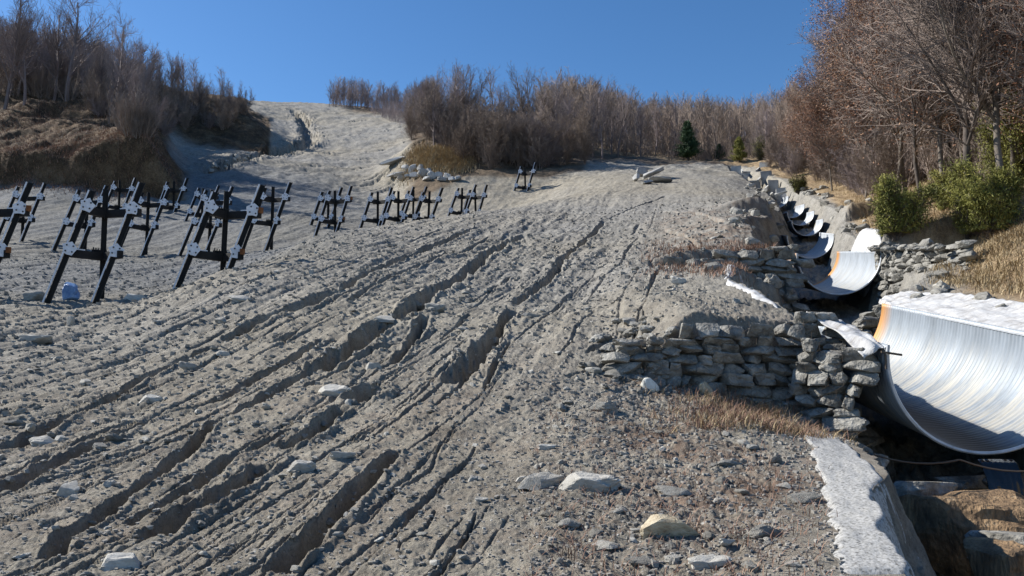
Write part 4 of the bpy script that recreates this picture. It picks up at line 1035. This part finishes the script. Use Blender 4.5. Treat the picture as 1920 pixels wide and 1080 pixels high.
# ------------------------------------------------------------------ plants
def tubes(segs, n):
    """segs: array k x 8 (a, b, ra, rb) -> vertices, quads"""
    S = np.asarray(segs, float); a = S[:, 0:3]; b = S[:, 3:6]; ra = S[:, 6]; rb = S[:, 7]
    d = b - a; d /= np.maximum(np.linalg.norm(d, axis=1, keepdims=True), 1e-6)
    up = np.where(np.abs(d[:, 2:3]) > .9, np.array([[1., 0, 0]]), np.array([[0, 0, 1.]]))
    x = np.cross(d, up); x /= np.linalg.norm(x, axis=1, keepdims=True); y = np.cross(d, x)
    t = 2 * math.pi * np.arange(n) / n; c, s = np.cos(t)[None, :, None], np.sin(t)[None, :, None]
    ring = x[:, None] * c + y[:, None] * s
    v = np.concatenate([a[:, None] + ring * ra[:, None, None], b[:, None] + ring * rb[:, None, None]], 1)
    k = np.arange(n); f = np.stack([k, (k + 1) % n, n + (k + 1) % n, n + k], 1)
    F_ = f[None] + (np.arange(len(S)) * 2 * n)[:, None, None]
    return v.reshape(-1, 3), F_.reshape(-1, 4)
def merge(parts):
    vs = []; fs = []; k = 0
    for v, f in parts: vs.append(v); fs.append(f + k); k += len(v)
    return np.concatenate(vs), np.concatenate(fs)
class Grow:
    def __init__(s, seed): s.r = random.Random(seed); s.seg = [[], [], [], []]; s.tips = []
    def br(s, p, d, L, r, lvl, P):
        n = P['n'][lvl]; q = L / n; r0 = r
        for i_ in range(n):
            d = Vector((d.x + s.r.gauss(0, P['wob'][lvl]), d.y + s.r.gauss(0, P['wob'][lvl]), d.z + s.r.gauss(0, P['wob'][lvl] * .6) + P['up'][lvl])).normalized()
            e = p + d * q; r1 = max(r * (1 - (i_ + 1) / n * .72), P['rmin'])
            s.seg[lvl].append((*p, *e, r0, r1)); r0 = r1; p = e
            if lvl < P['lv']:
                f = (i_ + 1) / n
                if f >= P['start'][lvl]:
                    for _ in range(P['kids'][lvl] if s.r.random() < .85 else max(P['kids'][lvl] - 1, 0)):
                        an = s.r.uniform(0, 6.283); tl = math.radians(s.r.uniform(*P['ang'][lvl]))
                        o = d.orthogonal().normalized(); o = Matrix.Rotation(an, 3, d) @ o
                        nd = (d * math.cos(tl) + o * math.sin(tl)).normalized()
                        s.br(p - d * q * s.r.random() * .9, nd, L * P['len'][lvl] * s.r.uniform(.6, 1.15) * (1.15 - f * P['taper'][lvl]), max(r1 * .62, P['rmin']), lvl + 1, P)
        if lvl >= P['lv'] - 1: s.tips.append(p.copy())
    def arrays(s, lo, hi, sides=(7, 5, 3, 3)):
        return merge([tubes(s.seg[l], sides[l]) for l in range(lo, hi) if s.seg[l]])
P_SL = dict(n=(9, 4, 3, 2), wob=(.05, .10, .16, .2), up=(.03, .13, .12, .08), kids=(3, 2, 2, 0), start=(.28, .2, .3, 1), ang=((22, 45), (20, 42), (20, 45), (0, 0)), len=(.42, .55, .55, .5), taper=(.55, .4, .4, .5), rmin=.0045, lv=3)
P_SH = dict(n=(7, 4, 3, 2), wob=(.07, .12, .16, .2), up=(.02, .09, .08, .06), kids=(2, 2, 3, 0), start=(.12, .2, .3, 1), ang=((18, 45), (22, 50), (25, 55), (0, 0)), len=(.42, .5, .5, .5), taper=(.55, .5, .5, .5), rmin=.006, lv=3)
P_OAK = dict(n=(10, 6, 4, 3), wob=(.06, .12, .18, .22), up=(.04, .10, .07, .04), kids=(3, 3, 3, 0), start=(.22, .15, .2, 1), ang=((28, 60), (25, 52), (25, 60), (0, 0)), len=(.44, .5, .5, .5), taper=(.5, .4, .4, .5), rmin=.005, lv=3)
def tree_slender(seed, H, tw=M_twigp, P=P_SL):
    g_ = Grow(seed); g_.br(Vector((0, 0, -.3)), Vector((g_.r.uniform(-.06, .06), g_.r.uniform(-.06, .06), 1)), H + .3, .012 * H + .02, 0, P)
    return g_
P_UG = dict(P_SH, n=(4, 2, 1, 1), kids=(3, 2, 0, 0), lv=2, rmin=.0045)
def tree_shrub(seed, H, stems, P_SH=P_SH):
    g_ = Grow(seed)
    for _ in range(stems):
        a = g_.r.uniform(0, 6.28); t = g_.r.uniform(.05, .6); d = Vector((math.cos(a) * t, math.sin(a) * t, 1)).normalized()
        g_.br(Vector((math.cos(a) * .2, math.sin(a) * .2, -.2)), d, H * g_.r.uniform(.65, 1.05), .028, 0, P_SH)
    return g_
def whole(name, g_, m):
    v, f = g_.arrays(0, 4, (4, 3, 3, 3)); return np_mesh(name, v, f, m)
LOWP = dict(P_SL, n=(6, 3, 2, 2), kids=(4, 3, 0, 0), lv=2, rmin=.012)
SLN = [whole('bare_tree', tree_slender(900 + q, 5.4), [M_twigp, M_twigp, M_twig][q % 3]) for q in range(6)]
SHR = [whole('bare_shrub', tree_shrub(950 + q, 4.6, 7), [M_twig, M_twigr, M_twig, M_twigp][q % 4]) for q in range(5)]
print('tree faces', len(SLN[0].polygons), len(SHR[0].polygons))
def inpoly(u, v, P):
    c = False; j = len(P) - 1
    for i_ in range(len(P)):
        if (P[i_][1] > v) != (P[j][1] > v) and u < (P[j][0] - P[i_][0]) * (v - P[i_][1]) / (P[j][1] - P[i_][1]) + P[i_][0]: c = not c
        j = i_
    return c
def scatter(P, n_, seed, y0, y1, minp=6):
    r = random.Random(seed); us = [p[0] for p in P]; vs = [p[1] for p in P]; out = []; pts_ = []; tries = 0
    while len(out) < n_ and tries < n_ * 60:
        tries += 1
        u, v = r.uniform(min(us), max(us)), r.uniform(min(vs), max(vs))
        if not inpoly(u, v, P): continue
        if any((u - a) ** 2 + ((v - b) * 2.2) ** 2 < minp ** 2 for a, b in pts_): continue
        pts_.append((u, v)); out.append(hit(u, v, y0, y1))
    return out
def plant(name, meshes, p, s, label, cat, group, r=rnd, sz=None):
    o = link(name, r.choice(meshes), None, (p.x, p.y, z1(p.x, p.y)), r.uniform(0, 6.28)); o.scale = (s * r.uniform(.85, 1.2), s * r.uniform(.85, 1.2), s if sz is None else sz)
    o.rotation_euler[0] = r.uniform(-.06, .06); tag(o, label, cat, group); return o
hillP = [(-160, 178), (0, 182), (110, 178), (170, 205), (205, 236), (270, 262), (310, 245), (330, 225), (440, 196), (435, 190), (300, 166), (150, 142), (0, 122), (-160, 100)]
for p in scatter(hillP, 78, 1, 50, 160, 10):
    plant('bare_tree', SLN, p, rnd.uniform(.75, 1.2) * float(np.interp(960 + F * p.x / p.y, [0, 150, 300, 430], [.98, .84, .66, .42])), 'leafless thin tree in the dense wood on the left hill', 'bare tree', 'leafless trees on the left hill')
for p in scatter([(150, 200), (215, 215), (330, 225), (440, 200), (470, 215), (430, 245), (330, 245), (300, 258), (262, 252), (200, 232)], 34, 2, 50, 160, 8):
    plant('bare_shrub', SHR, p, rnd.uniform(.38, .66), 'leafless brown bush on the brow of the left hill', 'bare bush', 'leafless bushes on the brow of the left hill')
thP = [(756, 256), (768, 284), (870, 318), (1000, 323), (1100, 314), (1128, 300), (1110, 268), (1000, 250), (850, 240), (790, 240)]
for p in scatter(thP, 62, 3, 55, 120, 13):
    plant('bare_shrub', SHR, p, rnd.uniform(.75, 1.1), 'leafless bush in the dense thicket in the middle of the slope', 'bare bush', 'leafless bushes of the middle thicket')
for p in scatter([(800, 240), (1100, 262), (1080, 292), (800, 285)], 22, 4, 60, 120, 14):
    plant('bare_tree', SLN, p, rnd.uniform(.9, 1.25), 'leafless thin tree rising out of the middle thicket', 'bare tree', 'leafless trees in the middle thicket')
for p in scatter([(1110, 297), (1200, 297), (1400, 294), (1440, 300), (1440, 268), (1300, 270), (1110, 262)], 46, 5, 60, 180, 9):
    plant('bare_tree' , SLN, p, rnd.uniform(.8, 1.25), 'leafless tree in the brown wood behind the crest', 'bare tree', 'leafless trees behind the crest')
for k, (u, v, s) in enumerate([(8, 205, 1.75), (45, 196, 1.3), (100, 188, 1.45), (126, 190, 1.75), (215, 222, 1.3), (452, 188, .55), (470, 186, .5), (436, 190, .5), (205,205,1.4)]):
    p = hit(u, v, 50, 170)
    labs = ['tall leafless tree against the sky at the left edge of the photo', 'leafless tree just right of the one at the left edge', 'tall forked leafless tree next to the straight dark one', 'tall straight dark leafless tree above the brown bank on the left hill',
            'slim dark leafless tree on the slope right of the tall straight one', 'rightmost but one leafless tree on the skyline of the left hill', 'rightmost leafless tree on the skyline of the left hill', 'leafless tree at the left of the small skyline clump', 'leafless tree leaning over the middle of the left hill wood']
    plant('bare_tree', SLN[:1] if k < 5 else SLN[1:2], p, s, labs[k], 'bare tree', None)
def mass(name, pts_, gen, m, label, seed, s0, s1):
    r = np.random.default_rng(seed); proto = [g_.arrays(0, 4, (3, 3, 3, 3)) for g_ in gen]; parts = []
    for p in pts_:
        v, f = proto[r.integers(len(proto))]; s = r.uniform(s0, s1); a = r.uniform(0, 6.28); c, q = math.cos(a), math.sin(a)
        w_ = np.stack([(v[:, 0] * c - v[:, 1] * q) * s + p.x, (v[:, 0] * q + v[:, 1] * c) * s + p.y, v[:, 2] * s + p.z], 1); parts.append((w_, f))
    v, f = merge(parts); o = link(name, np_mesh(name, v, f, m)); tag(o, label, 'woods', kind='stuff')
UG0 = [tree_shrub(1150 + q, 4.2, 4, P_UG) for q in range(4)]
LG = [tree_slender(1000 + q, 5.2, P=LOWP) for q in range(5)]
mass('woods', scatter([(-200, 150), (0, 160), (300, 175), (430, 193), (300, 163), (150, 140), (0, 118), (-200, 90)], 330, 11, 70, 230, 2), LG, M_twigp, 'dense leafless wood covering the back of the left hill', 1, .6, .98)
mass('woods', scatter([(615, 200), (690, 205), (770, 215), (800, 235), (820, 215), (740, 198), (640, 194)], 420, 12, 120, 300, 1) , LG + UG0, M_twigp, 'far leafless wood on the ridge left of the thicket', 2, .75, 1.1)
mass('woods', scatter([(690, 202), (800, 214), (800, 250), (700, 218)], 150, 14, 85, 300, 1), UG0, M_twigp, 'low leafless scrub joining the ridge wood to the middle thicket', 7, .45, .8)
pw = [Vector((x, y, z1(x, y))) for x, y in [(rng.uniform(5, 62), rng.uniform(86, 175)) for _ in range(800)] if x / y > .02]
mass('woods', pw, LG, M_twig, 'dense leafless wood closing the view behind the crest and up the right hillside', 3, .8, 1.3)

UG = [tree_shrub(1100 + q, 2.2, 6, P_UG) for q in range(3)]
print('UG faces', [sum(len(x) for x in g_.seg) * 3 for g_ in UG], [sum(len(x) for x in g_.seg) * 3 for g_ in LG], [sum(len(x) for x in g_.seg) * 3 for g_ in [tree_shrub(1, 4.6, 7)]])
mass('undergrowth', scatter([(-160, 178), (0, 184), (110, 184), (170, 212), (205, 238), (270, 262), (310, 245), (330, 225), (440, 200), (435, 188), (300, 168), (150, 142), (0, 122), (-160, 100)], 330, 13, 50, 160, 3), UG, M_twig, 'brown leafless scrub filling the floor of the left hill wood', 4, .7, 1.5)
pu = [Vector((x, y, z1(x, y))) for y in np.exp(rng.uniform(math.log(19), math.log(85), 520)) for x in [y * rng.uniform(.36, .78)] if x / y > .36 + .09 * (1 - min((y - 19) / 20, 1)) and polydist(np.array([x]), np.array([y]), CHA)[0][0] > 3.2 + 2.0 * (y < 30)]
mass('undergrowth', pu, UG, M_twigr, 'brown leafless scrub under the trees of the right wood', 5, .6, 1.3)
mass('undergrowth', [Vector((x, y, z1(x, y))) for y in rng.uniform(80, 120, 260) for x in [y * rng.uniform(.09, .34)]], UG, M_twig, 'brown leafless scrub along the crest behind the young pines', 6, .7, 1.4)
# right hand wood: trees with trunk, limbs, fine twigs and some dry leaves
def leaves(tips, n_, size, seed, spread=.22, wid=.45, upb=0.0):
    r = np.random.default_rng(seed); T = np.array([tuple(t) for t in tips]); c = T[r.integers(len(T), size=n_)] + r.normal(0, spread, (n_, 3))
    a = r.normal(0, 1, (n_, 3)); a[:, 2] += upb; a /= np.linalg.norm(a, axis=1, keepdims=True); b = np.cross(a, r.normal(0, 1, (n_, 3))); b /= np.linalg.norm(b, axis=1, keepdims=True)
    s = size * r.uniform(.6, 1.3, (n_, 1)); a *= s; b *= s * wid
    v = np.stack([c - a, c + b, c + a, c - b], 1).reshape(-1, 3); f = np.arange(n_ * 4).reshape(-1, 4); return v, f
def make_wood_tree(seed, H, nleaf, lm=M_leafr, P=P_OAK, bark=M_bark, tw=M_twigr):
    g_ = Grow(seed); g_.br(Vector((0, 0, -.4)), Vector((g_.r.uniform(-.12, .12), g_.r.uniform(-.1, .1), 1)), H + .4, .0085 * H + .01, 0, P)
    root = link('oak_tree', None)
    v, f = g_.arrays(0, 2, (7, 5, 3, 3)); link('trunk', np_mesh('trunk', v, f, bark, True), root)
    v, f = g_.arrays(2, 4, (3, 3, 3, 3)); link('twig_crown', np_mesh('twig_crown', v, f, tw), root)
    if nleaf: v, f = leaves(g_.tips, int(nleaf * 2.6), .048, seed); link('dry_leaves', np_mesh('dry_leaves', v, f, lm), root)
    return root
WT = [make_wood_tree(2001, 8.5, 0), make_wood_tree(2002, 8.5, 1800), make_wood_tree(2003, 8.0, 4500), make_wood_tree(2004, 9.0, 0, bark=M_barkd), make_wood_tree(2005, 7.0, 6500), make_wood_tree(2006, 8.0, 3000, bark=M_barkd)]
used = set()
def wood(kind, p, s, label, group=None, name='oak_tree'):
    if kind in used: o = dup(WT[kind], (0, 0, 0), 0)
    else: o = WT[kind]; used.add(kind)
    o.location = (p.x, p.y, z1(p.x, p.y)); o.rotation_euler = (0, 0, rnd.uniform(0, 6.28)); o.scale = (s, s, s * rnd.uniform(.95, 1.1)); tag(o, label, 'tree', group); return o
for k, (u, v, s, kd, lab) in enumerate([
 (1732, 388, 1.0, 5, 'dark trunked tree standing between the two big juniper bushes'),
 (1622, 372, .85, 2, 'russet leaved tree with a thin dark trunk left of the left juniper'),
 (1812, 425, .95, 3, 'tree with a leaning trunk growing out of the large right juniper'),
 (1700, 366, 1.0, 1, 'pale trunked tree just behind the left juniper bush'),
 (1775, 372, 1.05, 1, 'pale slender tree behind the gap between the junipers'),
 (1890, 395, 1.0, 0, 'grey leafless tree above the right juniper at the photo edge'),
 (1560, 358, .75, 4, 'low russet leaved tree on the bank above the narrow flumes'),
 (1508, 322, .70, 4, 'reddish leaved tree where the wood meets the skyline'),
 (1660, 345, 1.0, 2, 'bushy copper leaved tree behind the left juniper'),
 (1590, 335, .92, 0, 'leafless tree stretching bare limbs left into the sky'),
 (1560, 300, .95, 3, 'leafless tree spreading low limbs over the skyline'),
]):
    wood(kd, hit(u, v, 12, 80), s, lab)
for p in scatter([(1480, 335), (1570, 350), (1660, 372), (1760, 366), (1900, 372), (2080, 380), (2080, 215), (1920, 222), (1700, 240), (1560, 255), (1470, 290)], 62, 21, 14, 95, 14):
    kd = rnd.choice((0, 1, 2, 3, 4, 5, 4, 2)); u = 960 + F * p.x / p.y; s = rnd.uniform(.8, 1.1) * (.62 + .38 * float(sm(1480, 1640, u))) * (.75 if p.y < 24 else 1)
    wood(kd, p, s, 'russet leaved oak in the wood on the right hillside' if kd in (2, 4, 5) else 'greyish nearly leafless oak in the wood on the right hillside', 'russet oaks of the right wood' if kd in (2, 4, 5) else 'grey oaks of the right wood')
for p in scatter([(1440, 315), (1500, 335), (1600, 362), (1640, 380), (1690, 370), (1640, 330), (1540, 300), (1460, 285)], 62, 22, 14, 90, 12):
    plant('bare_shrub', SHR, p, rnd.uniform(.35, .62), 'low leafless bush under the trees of the right wood', 'bare bush', 'low bushes under the right wood')

# junipers and young pines
def juniper(name, H, W, seed, n_, m):
    g_ = Grow(seed); r = g_.r
    Pj = dict(n=(6, 4, 2, 2), wob=(.08, .12, .15, .2), up=(.05, .05, .03, .02), kids=(5, 4, 0, 0), start=(.05, .2, 1, 1), ang=((25, 60), (25, 55), (0, 0), (0, 0)), len=(.42, .42, .5, .5), taper=(.6, .4, .5, .5), rmin=.006, lv=2)
    for _ in range(9):
        a = r.uniform(0, 6.28); t = r.uniform(.1, .75) * W / H; g_.br(Vector((math.cos(a) * .1, math.sin(a) * .1, -.15)), Vector((math.cos(a) * t, math.sin(a) * t, 1)).normalized(), H * r.uniform(.6, 1.0), .035, 0, Pj)
    root = link(name, None); v, f = g_.arrays(0, 3, (5, 4, 3, 3)); link('branches', np_mesh('branches', v, f, M_barkd), root)
    v, f = leaves(g_.tips, int(n_ * 1.9), .042, seed, .065, .17, .8); v[:, 2] = np.abs(v[:, 2]); link('needle_foliage', np_mesh('needle_foliage', v, f, m), root)
    return root
def conifer(name, H, W, seed, m, per=26):
    r = random.Random(seed); root = link(name, None); mb = MB(); mb.tube((0, 0, -.2), (0, 0, H), .04 * H / 2 + .02, .01, 6); link('trunk', mb.mesh('trunk', M_barkd), root)
    T = []; z = .12 * H
    while z < H:
        R = W / 2 * (1 - z / H) ** .8 + .05
        for q in range(int(7 + 4 * R)):
            a = r.uniform(0, 6.28); L = R * r.uniform(.6, 1.15)
            for s in range(5): f = (s + 1) / 5; T.append((math.cos(a) * L * f, math.sin(a) * L * f, z + .25 * L * f))
        z += .10 * H * .6
    v, f = leaves(T, len(T) * per, .06 * H / 3 + .03, seed, .07 * H / 3, .2, .6); link('needle_crown', np_mesh('needle_crown', v, f, m), root); return root
def put(o, u, v, label, cat, y0=12, y1=100, lower=.05):
    p = hit(u, v, y0, y1); o.location = (p.x, p.y, p.z - lower); tag(o, label, cat); return p
def sized(fn, name, u, v, hpx, wpx, seed, label, cat, m, n_=6000, y0=12, y1=100):
    p = hit(u, v, y0, y1); H = hpx / F * p.y; W = wpx / F * p.y
    o = fn(name, H, W, seed, n_, m) if fn is juniper else fn(name, H, W, seed, m, n_); put(o, u, v, label, cat, y0, y1)
sized(juniper, 'juniper_bush', 1678, 436, 112, 84, 31, 'rounded yellow green juniper bush left of the dark trunk', 'juniper', M_green, 15000)
sized(juniper, 'juniper_bush', 1850, 434, 150, 140, 32, 'largest yellow green juniper bush right of the dark trunk', 'juniper', M_green, 22000)
sized(juniper, 'juniper_bush', 1790, 388, 80, 60, 33, 'juniper bush filling the gap behind the two large ones', 'juniper', M_green, 13000)
sized(juniper, 'juniper_bush', 1925, 345, 190, 130, 34, 'tall olive green juniper at the right edge of the photo', 'juniper', M_green, 22000)
sized(juniper, 'juniper_bush', 1500, 358, 34, 40, 35, 'small green bush on the bank right of the narrow flumes', 'juniper', M_green, 3500, 25)
sized(juniper, 'juniper_bush', 1428, 300, 45, 40, 36, 'olive green bush on the skyline end of the straw bank', 'juniper', M_green, 5000, 40)
sized(conifer, 'young_pine', 1290, 301, 78, 52, 37, 'broad dark green young pine, tallest of the conifers on the crest', 'pine', M_pine, 26, 50)
sized(conifer, 'young_pine', 1386, 304, 50, 36, 38, 'small bright green young pine right of the tall dark one', 'pine', M_green, 22, 50)
sized(conifer, 'young_pine', 1349, 300, 32, 26, 39, 'tiny dark young pine between the two larger ones', 'pine', M_pine, 20, 50)

# dry grass and stalks
def blades(name, P, h0, h1, w_, m, label, seed, lean=.5):
    r = np.random.default_rng(seed); P = np.asarray(P); n_ = len(P); z = zat(P[:, 0], P[:, 1]); H = r.uniform(h0, h1, n_)[:, None]
    a = r.uniform(0, 6.28, n_); t = np.abs(r.normal(0, lean, n_)); tip = np.stack([np.cos(a) * t, np.sin(a) * t - .12, np.ones(n_) * .8], 1) * H
    sd = np.stack([-np.sin(a), np.cos(a), np.zeros(n_)], 1) * w_ * r.uniform(.6, 1.4, (n_, 1)); b = np.stack([P[:, 0], P[:, 1], z - .01], 1)
    mid = b + tip * np.array([.35, .35, .6])
    v = np.stack([b - sd, b + sd, mid + sd * .8, mid - sd * .8, b + tip - sd * .15, b + tip + sd * .15], 1).reshape(-1, 3)
    k = np.arange(n_)[:, None] * 6; f = np.concatenate([k + np.array([[0, 1, 2, 3]]), k + np.array([[3, 2, 5, 4]])])
    o = link(name, np_mesh(name, v, f, m)); tag(o, label, 'grass', kind='stuff')
def clumped(n_, fn, seed, cl=14, sp=.12):
    r = np.random.default_rng(seed); c = fn(r, n_ // cl); c = np.repeat(c, cl, 0); return c + r.normal(0, sp, c.shape) * np.clip(c[:, 1:2] / 12, .6, 2)
def bank(r, n_):
    y = np.exp(r.uniform(math.log(8.5), math.log(60), n_ * 3)); x = y * r.uniform(.25, .78, n_ * 3)
    dd, e, s, tt = polydist(x, y, CHA); k = (s > 0) & (dd > 1.5 + .012 * y) & ~((x < 6.95 + .0 * y) & (y < 12.5)); q = np.stack([x, y], 1)[k]; return q[:n_]
blades('dry_grass', clumped(95000, bank, 1), .05, .20, .006, M_straw, 'straw coloured dry grass covering the right bank', 1, .8)
def rb_(r, n_):
    y = r.uniform(6.6, 8.6, n_); x = y * ((r.normal(1400, 75, n_) - 960) / F); return np.stack([x, y], 1)
blades('dry_grass', clumped(2200, rb_, 12, 9, .10), .04, .15, .003, M_straw, 'straw coloured dead grass below the near gabion wall', 12, 1.0)
blades('dead_weeds', clumped(2800, rb_, 2, 9, .10), .04, .16, .003, M_rgrass, 'reddish brown dead weeds below the near gabion wall', 2, .8)
def rb2(r, n_):
    q = [(r.uniform(1220, 1440), r.uniform(455, 520)) for _ in range(n_)]; q += [(r.uniform(1380, 1440), r.uniform(500, 530)) for _ in range(n_ // 4)]; return np.array([tuple(hit(u, v))[:2] for u, v in q if True])
blades('dead_weeds', clumped(2600, rb2, 3, 10, .14), .06, .20, .006, M_rgrass, 'brownish dead weeds on the mound by the second flume', 3, .8)
def rb3(r, n_): return np.array([tuple(hit(u, v, 50, 100))[:2] for u, v in zip(r.uniform(768, 870, n_), r.uniform(282, 322, n_))])
blades('dry_grass', clumped(9000, rb3, 4, 20, .3), .2, .7, .02, M_straw, 'straw coloured grass tuft band at the left foot of the thicket', 4, .7)
def rb4(r, n_):
    y = np.exp(r.uniform(math.log(3.4), math.log(7.5), n_)); x = y * r.uniform(.02, .38, n_); return np.stack([x, y], 1)
blades('dead_weeds', clumped(2600, rb4, 5, 5, .05), .03, .10, .0022, M_rgrass, 'thin dead stalks scattered in the lower right rubble', 5, 1.2)
def rb5(r, n_): return np.array([tuple(hit(u, v, 45, 100))[:2] for u, v in zip(r.uniform(-60, 300, n_), r.uniform(190, 330, n_))])
blades('dry_grass', clumped(16000, rb5, 6, 20, .5), .10, .32, .012, M_rgrass, 'dull brown grass over the open bank of the left hill', 6, .8)
